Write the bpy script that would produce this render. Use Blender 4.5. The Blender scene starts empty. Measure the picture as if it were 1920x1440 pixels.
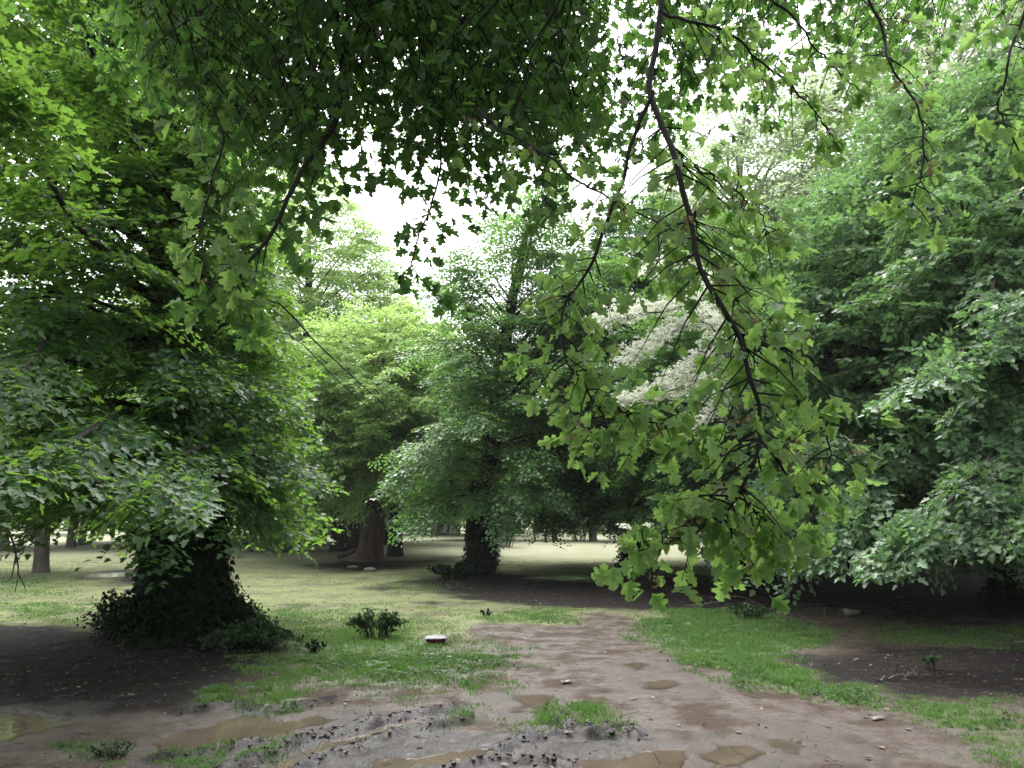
import bpy, math
import numpy as np

rng = np.random.default_rng(11)
R = math.radians
scene = bpy.context.scene
COL = scene.collection

# ------------------------------------------------------------------ camera
CAM_H = 1.6
FPX = 1440.0
HORIZON = 972.0
PITCH = math.atan((HORIZON - 720.0) / FPX)
CP, SP = math.cos(PITCH), math.sin(PITCH)


def ray(px, py):
    a = (px - 960.0) / FPX
    b = (720.0 - py) / FPX
    return np.array([a, CP - b * SP, SP + b * CP])


def at(px, py, Y):
    """point of the place seen at (px, py) and Y metres ahead"""
    d = ray(px, py)
    return np.array([0, 0, CAM_H]) + d * (Y / d[1])


def gp(px, py):
    """ground point seen at (px, py)"""
    d = ray(px, py)
    t = CAM_H / -d[2]
    return np.array([d[0] * t, d[1] * t])


cd = bpy.data.cameras.new('camera')
cam = bpy.data.objects.new('camera', cd)
COL.objects.link(cam)
cam.location = (0, 0, CAM_H)
cam.rotation_euler = (math.pi / 2 + PITCH, 0, 0)
cd.sensor_width = 36
cd.lens = 27
cd.clip_start = 0.05
cd.clip_end = 3000
scene.camera = cam

# ------------------------------------------------------------------ light
SUN_EL, SUN_AZ = R(62), R(-20)
w = bpy.data.worlds.new('World')
scene.world = w
w.use_nodes = True
nt = w.node_tree
bg = nt.nodes['Background']
sky = nt.nodes.new('ShaderNodeTexSky')
sky.sky_type = 'NISHITA'
sky.sun_disc = False
sky.sun_elevation = SUN_EL
sky.sun_rotation = SUN_AZ
sky.dust_density = 6.0
sky.air_density = 1.0
sky.ozone_density = 1.0
hs = nt.nodes.new('ShaderNodeHueSaturation')
hs.inputs['Saturation'].default_value = 0.26
nt.links.new(sky.outputs[0], hs.inputs['Color'])
nt.links.new(hs.outputs[0], bg.inputs['Color'])
bg.inputs['Strength'].default_value = 0.15

sd = bpy.data.lights.new('sun', 'SUN')
sd.energy = 1.0
sd.angle = R(70)
sd.color = (1.0, 0.985, 0.96)
so = bpy.data.objects.new('sun', sd)
COL.objects.link(so)
so.location = (0, 0, 40)
so.rotation_euler = (math.pi / 2 - SUN_EL, 0, math.pi - SUN_AZ)

scene.view_settings.view_transform = 'Standard'
scene.view_settings.look = 'None'
scene.view_settings.exposure = 1.97
scene.view_settings.gamma = 1.0
scene.cycles.max_bounces = 7
scene.cycles.diffuse_bounces = 3
scene.cycles.glossy_bounces = 2
scene.cycles.transmission_bounces = 5
scene.cycles.volume_bounces = 0
scene.cycles.use_denoising = True
scene.cycles.sample_clamp_indirect = 6.0

# ------------------------------------------------------------------ noise
def _hash(ix, iy, seed):
    h = (ix.astype(np.int64) * 374761393 + iy.astype(np.int64) * 668265263 + seed * 974634793) & 0xffffffff
    h = ((h ^ (h >> 13)) * 1274126177) & 0xffffffff
    h = (h ^ (h >> 16)) & 0xffffffff
    return h.astype(np.float64) / 4294967295.0


def vnoise(x, y, seed=0):
    x = np.asarray(x, float)
    y = np.asarray(y, float)
    ix, iy = np.floor(x), np.floor(y)
    fx, fy = x - ix, y - iy
    ux, uy = fx * fx * (3 - 2 * fx), fy * fy * (3 - 2 * fy)
    a = _hash(ix, iy, seed)
    b = _hash(ix + 1, iy, seed)
    c = _hash(ix, iy + 1, seed)
    d = _hash(ix + 1, iy + 1, seed)
    return (a + (b - a) * ux) * (1 - uy) + (c + (d - c) * ux) * uy


def fbm(x, y, seed=0, octv=4):
    s = 0
    a = 0.5
    for o in range(octv):
        s = s + a * vnoise(x * 2 ** o + 17.3 * o, y * 2 ** o - 9.1 * o, seed + o)
        a *= 0.5
    return s / (1 - 0.5 ** octv)


def smooth(e0, e1, x):
    t = np.clip((x - e0) / (e1 - e0), 0, 1)
    return t * t * (3 - 2 * t)


# ------------------------------------------------------------------ objects
def tag(o, label=None, cat=None, group=None, kind=None):
    if label: o['label'] = label
    if cat: o['category'] = cat
    if group: o['group'] = group
    if kind: o['kind'] = kind
    return o


def empty(name, loc, label=None, cat=None, group=None):
    o = bpy.data.objects.new(name, None)
    o.empty_display_size = 0.3
    o.location = tuple(float(v) for v in loc)
    COL.objects.link(o)
    return tag(o, label, cat, group)


class MB:
    """collects polygons for ONE mesh"""
    def __init__(self):
        self.v, self.l, self.s, self.m, self.t, self.c = [], [], [], [], [], []
        self.n = 0

    def add(self, verts, loops, starts_sizes, mat=0, tint=None, lc=None):
        verts = np.asarray(verts, np.float32).reshape(-1, 3)
        self.v.append(verts)
        self.l.append(np.asarray(loops, np.int64).ravel() + self.n)
        sz = np.asarray(starts_sizes, np.int64).ravel()
        self.s.append(sz)
        self.m.append(np.full(len(sz), mat, np.int32))
        if tint is None:
            tint = np.full(len(verts), 0.5, np.float32)
        self.t.append(np.asarray(tint, np.float32).ravel())
        self.c.append(np.full((len(verts), 3), 9.0, np.float32) if lc is None else np.asarray(lc, np.float32))
        self.n += len(verts)

    def quads(self, verts, q, mat=0, tint=None):
        q = np.asarray(q, np.int64)
        self.add(verts, q, np.full(len(q), q.shape[1]), mat, tint)

    def build(self, name, mats, parent=None, smooth_shade=False, origin=None, veins=False):
        me = bpy.data.meshes.new(name)
        V = np.concatenate(self.v) if self.v else np.zeros((0, 3), np.float32)
        if origin is not None:
            V = V - np.asarray(origin, np.float32)
        L = np.concatenate(self.l)
        S = np.concatenate(self.s)
        me.vertices.add(len(V))
        me.vertices.foreach_set('co', V.astype(np.float32).ravel())
        me.loops.add(len(L))
        me.loops.foreach_set('vertex_index', L.astype(np.int32))
        me.polygons.add(len(S))
        st = np.zeros(len(S), np.int32)
        st[1:] = np.cumsum(S)[:-1]
        me.polygons.foreach_set('loop_start', st)
        me.polygons.foreach_set('material_index', np.concatenate(self.m))
        if smooth_shade:
            me.polygons.foreach_set('use_smooth', np.ones(len(S), bool))
        at_ = me.attributes.new('tint', 'FLOAT', 'POINT')
        at_.data.foreach_set('value', np.concatenate(self.t))
        if veins:
            ac = me.attributes.new('leafco', 'FLOAT_VECTOR', 'POINT')
            ac.data.foreach_set('vector', np.concatenate(self.c).ravel())
        for m in (mats if isinstance(mats, (list, tuple)) else [mats]):
            me.materials.append(m)
        me.update(calc_edges=True)
        o = bpy.data.objects.new(name, me)
        COL.objects.link(o)
        if parent is not None:
            o.parent = parent
        return o


# ------------------------------------------------------------------ materials
def new_mat(name):
    m = bpy.data.materials.new(name)
    m.use_nodes = True
    t = m.node_tree
    return m, t, t.nodes['Principled BSDF'], t.nodes['Material Output']


def leaf_mat(name, lo, hi, trans, tf=0.42, rough=0.38, spec=0.45, veins=False):
    m, t, p, out = new_mat(name)
    a = t.nodes.new('ShaderNodeAttribute')
    a.attribute_name = 'tint'
    mx = t.nodes.new('ShaderNodeMix')
    mx.data_type = 'RGBA'
    mx.inputs[6].default_value = (*lo, 1)
    mx.inputs[7].default_value = (*hi, 1)
    t.links.new(a.outputs['Fac'], mx.inputs[0])
    t.links.new(mx.outputs[2], p.inputs['Base Color'])
    p.inputs['Roughness'].default_value = rough
    p.inputs['Specular IOR Level'].default_value = spec
    tr = t.nodes.new('ShaderNodeBsdfTranslucent')
    mt = t.nodes.new('ShaderNodeMix')
    mt.data_type = 'RGBA'
    mt.inputs[6].default_value = (trans[0] * .7, trans[1] * .75, trans[2] * .8, 1)
    mt.inputs[7].default_value = (*trans, 1)
    t.links.new(a.outputs['Fac'], mt.inputs[0])
    t.links.new(mt.outputs[2], tr.inputs['Color'])
    if veins:
        lc = t.nodes.new('ShaderNodeAttribute')
        lc.attribute_name = 'leafco'
        sx = t.nodes.new('ShaderNodeSeparateXYZ')
        t.links.new(lc.outputs['Vector'], sx.inputs[0])

        def mth(op, x, y=None, z=None):
            k = t.nodes.new('ShaderNodeMath')
            k.operation = op
            for i_, v_ in enumerate((x, y, z)):
                if v_ is None: continue
                if isinstance(v_, (int, float)): k.inputs[i_].default_value = v_
                else: t.links.new(v_, k.inputs[i_])
            return k.outputs[0]

        ab = mth('ABSOLUTE', sx.outputs[1])
        rib = mth('LESS_THAN', ab, .014)
        ph = mth('FRACT', mth('MULTIPLY', mth('SUBTRACT', sx.outputs[0], mth('MULTIPLY', ab, .75)), 5.5))
        lat = mth('MULTIPLY', mth('LESS_THAN', ph, .11), .7)
        vein = mth('MAXIMUM', rib, lat)
        nz = t.nodes.new('ShaderNodeTexNoise')
        nz.inputs['Scale'].default_value = 60
        nz.inputs['Detail'].default_value = 4
        ge = t.nodes.new('ShaderNodeNewGeometry')
        t.links.new(ge.outputs['Position'], nz.inputs['Vector'])
        fac = mth('MULTIPLY', mth('SUBTRACT', 1.0, mth('MULTIPLY', vein, .38)), mth('ADD', .62, mth('MULTIPLY', nz.outputs['Fac'], .76)))
        for src, dst in ((mt.outputs[2], tr.inputs['Color']), (mx.outputs[2], p.inputs['Base Color'])):
            vm = t.nodes.new('ShaderNodeVectorMath')
            vm.operation = 'SCALE'
            t.links.new(src, vm.inputs[0])
            t.links.new(fac, vm.inputs['Scale'])
            t.links.new(vm.outputs[0], dst)
    ms = t.nodes.new('ShaderNodeMixShader')
    ms.inputs[0].default_value = tf
    t.links.new(p.outputs[0], ms.inputs[1])
    t.links.new(tr.outputs[0], ms.inputs[2])
    t.links.new(ms.outputs[0], out.inputs['Surface'])
    return m


def bark_mat(name, c1, c2, scale=6.0, bump=0.5, rough=0.85):
    m, t, p, out = new_mat(name)
    tc = t.nodes.new('ShaderNodeTexCoord')
    mp = t.nodes.new('ShaderNodeMapping')
    mp.inputs['Scale'].default_value = (1, 1, 0.18)
    t.links.new(tc.outputs['Object'], mp.inputs['Vector'])
    n = t.nodes.new('ShaderNodeTexNoise')
    n.inputs['Scale'].default_value = scale * 2.2
    n.inputs['Detail'].default_value = 7
    n.inputs['Roughness'].default_value = 0.65
    t.links.new(mp.outputs[0], n.inputs['Vector'])
    cr = t.nodes.new('ShaderNodeValToRGB')
    cr.color_ramp.elements[0].position = 0.32
    cr.color_ramp.elements[0].color = (*c1, 1)
    cr.color_ramp.elements[1].position = 0.68
    cr.color_ramp.elements[1].color = (*c2, 1)
    t.links.new(n.outputs['Fac'], cr.inputs['Fac'])
    t.links.new(cr.outputs[0], p.inputs['Base Color'])
    b = t.nodes.new('ShaderNodeBump')
    b.inputs['Strength'].default_value = bump
    b.inputs['Distance'].default_value = 0.04
    t.links.new(n.outputs['Fac'], b.inputs['Height'])
    t.links.new(b.outputs[0], p.inputs['Normal'])
    p.inputs['Roughness'].default_value = rough
    p.inputs['Specular IOR Level'].default_value = .2
    return m


def plain_mat(name, c, rough=0.6, spec=0.4, var=0.25, scale=20, bump=0.0):
    m, t, p, out = new_mat(name)
    tc = t.nodes.new('ShaderNodeTexCoord')
    n = t.nodes.new('ShaderNodeTexNoise')
    n.inputs['Scale'].default_value = scale
    n.inputs['Detail'].default_value = 5
    t.links.new(tc.outputs['Object'], n.inputs['Vector'])
    mx = t.nodes.new('ShaderNodeMix')
    mx.data_type = 'RGBA'
    mx.inputs[6].default_value = (*[max(0, v * (1 - var)) for v in c], 1)
    mx.inputs[7].default_value = (*[min(1, v * (1 + var)) for v in c], 1)
    t.links.new(n.outputs['Fac'], mx.inputs[0])
    t.links.new(mx.outputs[2], p.inputs['Base Color'])
    if bump:
        b = t.nodes.new('ShaderNodeBump')
        b.inputs['Strength'].default_value = bump
        b.inputs['Distance'].default_value = 0.02
        t.links.new(n.outputs['Fac'], b.inputs['Height'])
        t.links.new(b.outputs[0], p.inputs['Normal'])
    p.inputs['Roughness'].default_value = rough
    p.inputs['Specular IOR Level'].default_value = spec
    return m


M = {}
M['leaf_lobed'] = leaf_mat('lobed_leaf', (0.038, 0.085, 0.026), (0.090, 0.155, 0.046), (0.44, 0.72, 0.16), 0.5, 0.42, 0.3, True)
M['leaf_shaded'] = leaf_mat('shaded_lobed_leaf', (0.018, 0.050, 0.018), (0.055, 0.105, 0.032), (0.20, 0.42, 0.07), 0.5, 0.45, 0.3, True)  # same lobed leaf, with the canopy's shade put into a darker colour
M['leaf_lime'] = leaf_mat('broad_leaf', (0.015, 0.054, 0.024), (0.048, 0.112, 0.038), (0.27, 0.50, 0.06), 0.42, 0.42, 0.32)
M['leaf_horn'] = leaf_mat('hornbeam_leaf', (0.052, 0.130, 0.052), (0.135, 0.25, 0.078), (0.24, 0.46, 0.09), 0.40, 0.36, 0.55)
M['leaf_maple'] = leaf_mat('maple_leaf', (0.042, 0.100, 0.050), (0.125, 0.205, 0.095), (0.20, 0.37, 0.10), 0.38, 0.42, 0.4)
M['leaf_bright'] = leaf_mat('bright_leaf', (0.15, 0.27, 0.09), (0.25, 0.38, 0.13), (0.46, 0.66, 0.17), 0.42, 0.42, 0.5)
M['leaf_dark'] = leaf_mat('dark_leaf', (0.024, 0.075, 0.036), (0.058, 0.135, 0.055), (0.11, 0.25, 0.055), 0.35, 0.34, 0.5)
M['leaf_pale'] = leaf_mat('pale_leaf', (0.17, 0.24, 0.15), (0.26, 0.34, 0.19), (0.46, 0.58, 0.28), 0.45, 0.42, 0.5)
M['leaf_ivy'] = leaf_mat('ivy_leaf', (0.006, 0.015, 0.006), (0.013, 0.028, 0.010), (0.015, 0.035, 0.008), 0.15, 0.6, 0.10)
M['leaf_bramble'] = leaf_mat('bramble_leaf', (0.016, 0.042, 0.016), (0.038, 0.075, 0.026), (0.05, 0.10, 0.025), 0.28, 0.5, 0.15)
M['blossom'] = leaf_mat('blossom', (0.64, 0.67, 0.55), (0.85, 0.87, 0.74), (0.62, 0.63, 0.5), 0.3, 0.6, 0.2)
M['withered'] = leaf_mat('withered_bloom', (0.14, 0.11, 0.06), (0.30, 0.25, 0.15), (0.2, 0.16, 0.08), 0.3, 0.7, 0.2)
M['grass'] = leaf_mat('grass_blade', (0.036, 0.095, 0.018), (0.115, 0.19, 0.050), (0.14, 0.30, 0.045), 0.34, 0.5, 0.3)
M['bark_dark'] = bark_mat('dark_bark', (0.010, 0.008, 0.007), (0.032, 0.027, 0.023))
M['bark_twig'] = bark_mat('twig_bark', (0.007, 0.006, 0.006), (0.020, 0.017, 0.016), 14, 0.3)
M['bark_brown'] = bark_mat('brown_bark', (0.030, 0.020, 0.017), (0.13, 0.085, 0.072), 5, 0.9)
M['bark_grey'] = bark_mat('grey_bark', (0.05, 0.045, 0.04), (0.13, 0.115, 0.10), 7)

# ------------------------------------------------------------------ ground masks
def poly(*pts):
    return np.array([gp(*p) for p in pts])


def sdf(P, x, y):
    """signed distance to a polygon on the ground, negative inside"""
    out = np.full(x.shape, 1e9)
    inside = np.zeros(x.shape, bool)
    n = len(P)
    for i in range(n):
        ax, ay = P[i]
        bx, by = P[(i + 1) % n]
        dx, dy = bx - ax, by - ay
        t = np.clip(((x - ax) * dx + (y - ay) * dy) / (dx * dx + dy * dy + 1e-12), 0, 1)
        d = (x - ax - t * dx) ** 2 + (y - ay - t * dy) ** 2
        out = np.minimum(out, d)
        c = ((ay > y) != (by > y))
        with np.errstate(divide='ignore', invalid='ignore'):
            xi = (bx - ax) * (y - ay) / (by - ay + 1e-15) + ax
        inside ^= c & (x < xi)
    d = np.sqrt(out)
    return np.where(inside, -d, d)


GRASS = [  # polygon, softness, strength
    (poly((545, 1185), (640, 1165), (700, 1150), (765, 1172), (860, 1198), (935, 1216), (915, 1250), (800, 1268), (700, 1290), (600, 1280), (540, 1262), (510, 1225)), 0.8, 0.72),
    (poly((600, 1270), (760, 1262), (930, 1225), (985, 1262), (940, 1290), (800, 1310), (690, 1310)), 0.6, 0.42),
    (poly((1195, 1168), (1250, 1148), (1350, 1141), (1450, 1152), (1545, 1182), (1550, 1203), (1470, 1228), (1500, 1262), (1560, 1292), (1640, 1302), (1655, 1326), (1560, 1312), (1420, 1290), (1330, 1262), (1230, 1218)), 0.35, 1.0),
    (poly((1640, 1300), (1740, 1318), (1920, 1322), (1960, 1400), (1920, 1420), (1810, 1385), (1690, 1340)), 0.3, 0.58),
    (poly((1780, 1380), (1980, 1390), (1980, 1460), (1900, 1440)), 0.2, 0.42),
    (poly((1640, 1178), (1760, 1170), (1960, 1180), (1960, 1216), (1800, 1214), (1650, 1205)), 0.5, 0.55),
    (poly((378, 1292), (440, 1285), (455, 1310), (390, 1322)), 0.12, 0.85),
    (poly((470, 1285), (540, 1275), (575, 1300), (560, 1335), (490, 1330)), 0.15, 0.75),
    (poly((985, 1318), (1050, 1310), (1070, 1350), (1040, 1378), (985, 1362)), 0.14, 0.6),
    (poly((1060, 1320), (1140, 1312), (1175, 1345), (1120, 1370), (1060, 1360)), 0.2, 0.6),
    (poly((800, 1330), (900, 1310), (930, 1345), (830, 1372)), 0.2, 0.45),
    (poly((300, 1415), (430, 1402), (560, 1395), (500, 1425), (330, 1445)), 0.15, 0.5),
    (poly((110, 1405), (180, 1385), (260, 1400), (230, 1440), (100, 1440)), 0.15, 0.45),
    (poly((845, 1285), (880, 1282), (888, 1300), (850, 1304)), 0.1, 0.7),
    (poly((0, 1128), (120, 1118), (230, 1128), (150, 1165), (0, 1160)), 1.5, 0.5),
    (poly((0, 1090), (90, 1080), (120, 1110), (0, 1125)), 1.5, 0.75),
    (poly((690, 1100), (800, 1085), (860, 1100), (760, 1118)), 1.2, 0.5),
    (poly((905, 1150), (1000, 1143), (1100, 1150), (1060, 1168), (930, 1168)), 0.6, 0.6),
    (poly((440, 1150), (560, 1142), (640, 1152), (560, 1185), (470, 1190)), 0.9, 0.6),
]
SOIL = [
    (poly((-700, 1150), (0, 1168), (150, 1180), (240, 1140), (430, 1130), (500, 1195), (560, 1235), (500, 1272), (380, 1318), (200, 1340), (0, 1345), (-400, 1345)), 0.8, 1.0),
    (poly((745, 1092), (830, 1080), (920, 1075), (1050, 1087), (1180, 1092), (1500, 1076), (1980, 1062), (2400, 1062), (2400, 1165), (1920, 1160), (1620, 1160), (1480, 1140), (1250, 1147), (1130, 1145), (960, 1138), (850, 1118)), 1.2, 1.0),
    (poly((1490, 1232), (1610, 1222), (1760, 1214), (1920, 1205), (2300, 1205), (2300, 1325), (1920, 1322), (1720, 1318), (1640, 1295), (1530, 1282)), 0.45, 0.95),
    (poly((560, 1060), (640, 1052), (760, 1052), (860, 1045), (760, 1070), (640, 1075)), 2.0, 0.9),
    (poly((120, 1080), (230, 1066), (420, 1070), (430, 1090), (220, 1098)), 2.0, 0.9),
    (poly((670, 1104), (720, 1096), (770, 1100), (730, 1112)), 0.7, 0.75),
    (poly((760, 1133), (800, 1126), (850, 1130), (800, 1139)), 0.4, 0.7),
    (poly((560, 1190), (610, 1182), (625, 1200), (575, 1206)), 0.3, 0.6),
    (poly((1120, 1082), (1240, 1074), (1400, 1076), (1300, 1092), (1150, 1094)), 1.5, 0.8),
]
MUD = [
    (poly((-900, 1200), (0, 1195), (560, 1205), (700, 1215), (900, 1185), (1200, 1160), (1400, 1135), (2100, 1150), (2300, 1600), (-900, 1600)), 1.2, 0.86),
    (poly((-900, 1330), (0, 1325), (200, 1318), (380, 1298), (480, 1272), (600, 1285), (700, 1305), (830, 1310), (940, 1288), (990, 1262), (930, 1212), (870, 1192), (900, 1170), (1040, 1172), (1150, 1150), (1200, 1170), (1240, 1222), (1340, 1268), (1440, 1296), (1640, 1330), (1800, 1392), (2000, 1470), (2200, 1600), (-1200, 1600)), 0.5, 1.0),
    (poly((950, 1180), (1200, 1160), (1230, 1215), (1330, 1266), (1250, 1330), (1080, 1310), (1000, 1260)), 0.5, 1.0),
    (poly((1480, 1150), (1640, 1160), (1760, 1175), (1640, 1200), (1540, 1188)), 0.8, 1.0),
    (poly((1700, 1165), (2100, 1150), (2100, 1180), (1800, 1182)), 0.8, 0.7),
]
CHURN = [
    (poly((480, 1440), (560, 1395), (700, 1352), (860, 1372), (1000, 1352), (1100, 1380), (1190, 1380), (1190, 1410), (1060, 1420), (900, 1400), (760, 1440), (760, 1500), (430, 1500)), 0.12, 1.0),
    (poly((250, 1425), (420, 1400), (560, 1392), (480, 1440), (300, 1480)), 0.15, 0.6),
    (poly((560, 1330), (700, 1320), (790, 1335), (700, 1360), (600, 1370)), 0.2, 0.5),
    (poly((1500, 1245), (1700, 1238), (1760, 1262), (1640, 1290), (1530, 1270)), 0.4, 0.25),
]
PUDDLE = [  # polygon, depth
    ('p1', poly((-160, 1345), (-40, 1338), (60, 1336), (130, 1340), (155, 1352), (110, 1372), (20, 1388), (-120, 1395)), 0.05),
    ('p2', poly((285, 1392), (340, 1362), (430, 1344), (540, 1340), (650, 1345), (600, 1362), (520, 1382), (420, 1402), (320, 1410)), 0.06),
    ('p3', poly((500, 1432), (600, 1392), (700, 1360), (770, 1346), (790, 1352), (700, 1385), (600, 1425), (560, 1445), (480, 1452)), 0.055),
    ('p4', poly((650, 1440), (740, 1412), (840, 1398), (940, 1388), (965, 1400), (900, 1420), (800, 1432), (740, 1450), (640, 1470)), 0.06),
    ('p5', poly((1040, 1425), (1120, 1412), (1180, 1400), (1230, 1390), (1285, 1402), (1298, 1440), (1280, 1480), (1060, 1480)), 0.075),
    ('p6', poly((1302, 1405), (1350, 1390), (1410, 1392), (1440, 1412), (1410, 1435), (1330, 1450)), 0.035),
    ('p7', poly((1165, 1245), (1195, 1238), (1228, 1243), (1225, 1256), (1190, 1264), (1170, 1258)), 0.035),
    ('p8', poly((1195, 1276), (1230, 1268), (1290, 1272), (1310, 1286), (1260, 1297), (1205, 1290)), 0.035),
    ('p9', poly((940, 1312), (980, 1302), (1030, 1304), (1020, 1322), (970, 1340), (945, 1334)), 0.035),
    ('p10', poly((1480, 1142), (1530, 1134), (1590, 1136), (1625, 1145), (1590, 1160), (1530, 1164), (1495, 1156)), 0.04),
    ('p12', poly((1440, 1385), (1490, 1370), (1550, 1380), (1560, 1402), (1500, 1415), (1455, 1405)), 0.022),
    ('p13', poly((170, 1078), (220, 1074), (240, 1079), (200, 1083)), 0.05),
    ('p14', poly((1000, 1084), (1060, 1079), (1110, 1083), (1060, 1089)), 0.05),
]
TREEFEET = []  # (x, y, r)


def masks(x, y, full=True):
    x = np.asarray(x, float)
    y = np.asarray(y, float)
    d = np.sqrt(x * x + y * y)
    wx = x + (fbm(x * 1.3, y * 1.3, 5) - .5) * np.minimum(1.0, d * .06)
    wy = y + (fbm(x * 1.3, y * 1.3, 9) - .5) * np.minimum(1.6, d * .09)
    o = {}
    for key, L in (('grass', GRASS), ('soil', SOIL), ('mud', MUD), ('churn', CHURN)):
        v = np.zeros(x.shape)
        if key == 'churn':
            v = .95 * smooth(.17, .03, berm_d(wx, wy) + (fbm(x * 7, y * 7, 71, 2) - .5) * .1)
        for P, soft, st in L:
            lo, hi = P.min(0) - 3 * soft - 1.5, P.max(0) + 3 * soft + 1.5
            idx = np.nonzero((x > lo[0]) & (x < hi[0]) & (y > lo[1]) & (y < hi[1]))
            if len(idx[0]) == 0: continue
            s = sdf(P, wx[idx], wy[idx])
            if key == 'grass': soft = soft * 1.5
            v[idx] = np.maximum(v[idx], st * smooth(soft, -soft, s))
        o[key] = v
    # ground behind the camera: bare trodden mud
    o['mud'] = np.maximum(o['mud'], smooth(4.5, 3.0, y) * smooth(14, 9, d))
    return o


def base_h(x, y):
    return (fbm(x * .22, y * .22, 31, 3) - .5) * 0.09


PLEV = {}
for nm, P, dep in PUDDLE:
    c = P.mean(0)
    PLEV[nm] = float(base_h(np.array([c[0]]), np.array([c[1]]))[0])
BERM = [[gp(*q) for q in L] for L in (
    ((540, 1452), (600, 1418), (680, 1388), (770, 1365), (870, 1350)),
    ((400, 1452), (500, 1415), (590, 1380), (680, 1360), (770, 1338), (860, 1322)),
    ((930, 1402), (1000, 1382), (1090, 1372), (1190, 1380)),
    ((1040, 1352), (1110, 1368), (1180, 1362)),
    ((840, 1440), (930, 1418), (1040, 1428), (1100, 1440)),
    ((350, 1335), (440, 1322), (520, 1332), (600, 1318)),
    ((300, 1420), (420, 1405), (520, 1392)),
)]


def berm_d(x, y):
    d = np.full(np.shape(x), 9.0)
    for L in BERM:
        for a, b in zip(L[:-1], L[1:]):
            dx, dy = b[0] - a[0], b[1] - a[1]
            t = np.clip(((x - a[0]) * dx + (y - a[1]) * dy) / (dx * dx + dy * dy), 0, 1)
            d = np.minimum(d, np.hypot(x - a[0] - t * dx, y - a[1] - t * dy))
    return d


def ground_h(x, y, mk=None):
    x = np.asarray(x, float)
    y = np.asarray(y, float)
    if mk is None: mk = masks(x, y)
    h = base_h(x, y)
    near = smooth(26, 14, np.sqrt(x * x + y * y))
    flat = np.zeros(x.shape)
    dep_ = np.zeros(x.shape)
    for nm, P, dep in PUDDLE:
        lo, hi = P.min(0) - 1.2, P.max(0) + 1.2
        idx = np.nonzero((x > lo[0]) & (x < hi[0]) & (y > lo[1]) & (y < hi[1]))
        if len(idx[0]) == 0: continue
        s = sdf(P, x[idx], y[idx]) + (fbm(x[idx] * 3.2, y[idx] * 3.2, 77, 5) - .5) * .42
        k = smooth(1.0, 0.12, s)
        h[idx] = h[idx] * (1 - k) + (PLEV[nm] + .012) * k
        flat[idx] = np.maximum(flat[idx], smooth(0.05, -0.08, s))
        dep_[idx] = np.maximum(dep_[idx], dep * smooth(0.05, -0.16, s))
    rough = mk['mud'] * .5 + mk['soil'] * .7 + mk['grass'] * .5
    h = h + near * rough * (fbm(x * 5, y * 5, 41, 5) - .5) * .055 * (1 - .7 * flat)
    a = x * .82 + y * .57
    b = -x * .57 + y * .82
    cl = np.abs(fbm(a * 3.0, b * 7.5, 51, 4) - .5) * 2
    cl2 = fbm(a * 11, b * 17, 57, 3)
    h = h + near * mk['churn'] * ((.16 * (0.45 - cl)) * .22 + (cl2 - .5) * .035) * (1 - .75 * flat)
    bd = berm_d(x, y) + (fbm(x * 6, y * 6, 63, 2) - .5) * .10
    bm = smooth(.10, .01, bd) * near
    h = h + bm * (.010 + .052 * fbm(x * 13, y * 13, 67, 3) * (1 - .4 * flat)) - near * smooth(.26, .12, bd) * (1 - smooth(.12, .05, bd)) * .012
    h = h - dep_ * (1 - .8 * bm)
    return h


def gz(x, y):
    return float(ground_h(np.array([float(x)]), np.array([float(y)]))[0])


# ------------------------------------------------------------------ ground sheet
def make_ground():
    ys = [-3.0]
    rows = list(np.concatenate([-np.geomspace(400, 3.5, 24), np.linspace(-3, 4.3, 26)]))
    y = 4.35
    while y < 16:
        rows.append(y)
        y += 0.018 + (y - 4.3) * 0.0042
    while y < 130:
        rows.append(y)
        y *= 1.012
    rows += list(np.geomspace(y, 1500, 16))
    rows = np.array(rows)
    # columns fan out with distance
    core = np.linspace(-1, 1, 520)
    ext = np.geomspace(1.02, 8, 26)
    cols = np.concatenate([-ext[::-1], core, ext])
    halfw = np.minimum(np.maximum(3.4, np.abs(rows) * 0.74), 200)
    X = cols[None, :] * halfw[:, None]
    Y = np.repeat(rows[:, None], len(cols), 1)
    x, y_ = X.ravel(), Y.ravel()
    mk = masks(x, y_)
    z = ground_h(x, y_, mk)
    nr, nc = X.shape
    idx = np.arange(nr * nc).reshape(nr, nc)
    q = np.stack([idx[:-1, :-1], idx[:-1, 1:], idx[1:, 1:], idx[1:, :-1]], -1).reshape(-1, 4)
    mb = MB()
    mb.quads(np.stack([x, y_, z], 1), q)
    o = mb.build('ground', M['ground'], smooth_shade=True)
    o['kind'] = 'structure'
    # a patchy turf cover far off, kept as attributes of the ground itself
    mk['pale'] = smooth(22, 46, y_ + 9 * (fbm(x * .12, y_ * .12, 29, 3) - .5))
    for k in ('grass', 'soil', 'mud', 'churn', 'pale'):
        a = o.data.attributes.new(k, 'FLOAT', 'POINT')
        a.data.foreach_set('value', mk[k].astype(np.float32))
    wet = np.zeros(x.shape)
    for nm, P, dep in PUDDLE:
        lo, hi = P.min(0) - 1, P.max(0) + 1
        ii = np.nonzero((x > lo[0]) & (x < hi[0]) & (y_ > lo[1]) & (y_ < hi[1]))
        if len(ii[0]) == 0: continue
        wet[ii] = np.maximum(wet[ii], smooth(.5, 0.0, sdf(P, x[ii], y_[ii]) + (fbm(x[ii] * 3, y_[ii] * 3, 88, 3) - .5) * .5))
    a = o.data.attributes.new('wet', 'FLOAT', 'POINT')
    a.data.foreach_set('value', wet.astype(np.float32))
    return o


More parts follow.
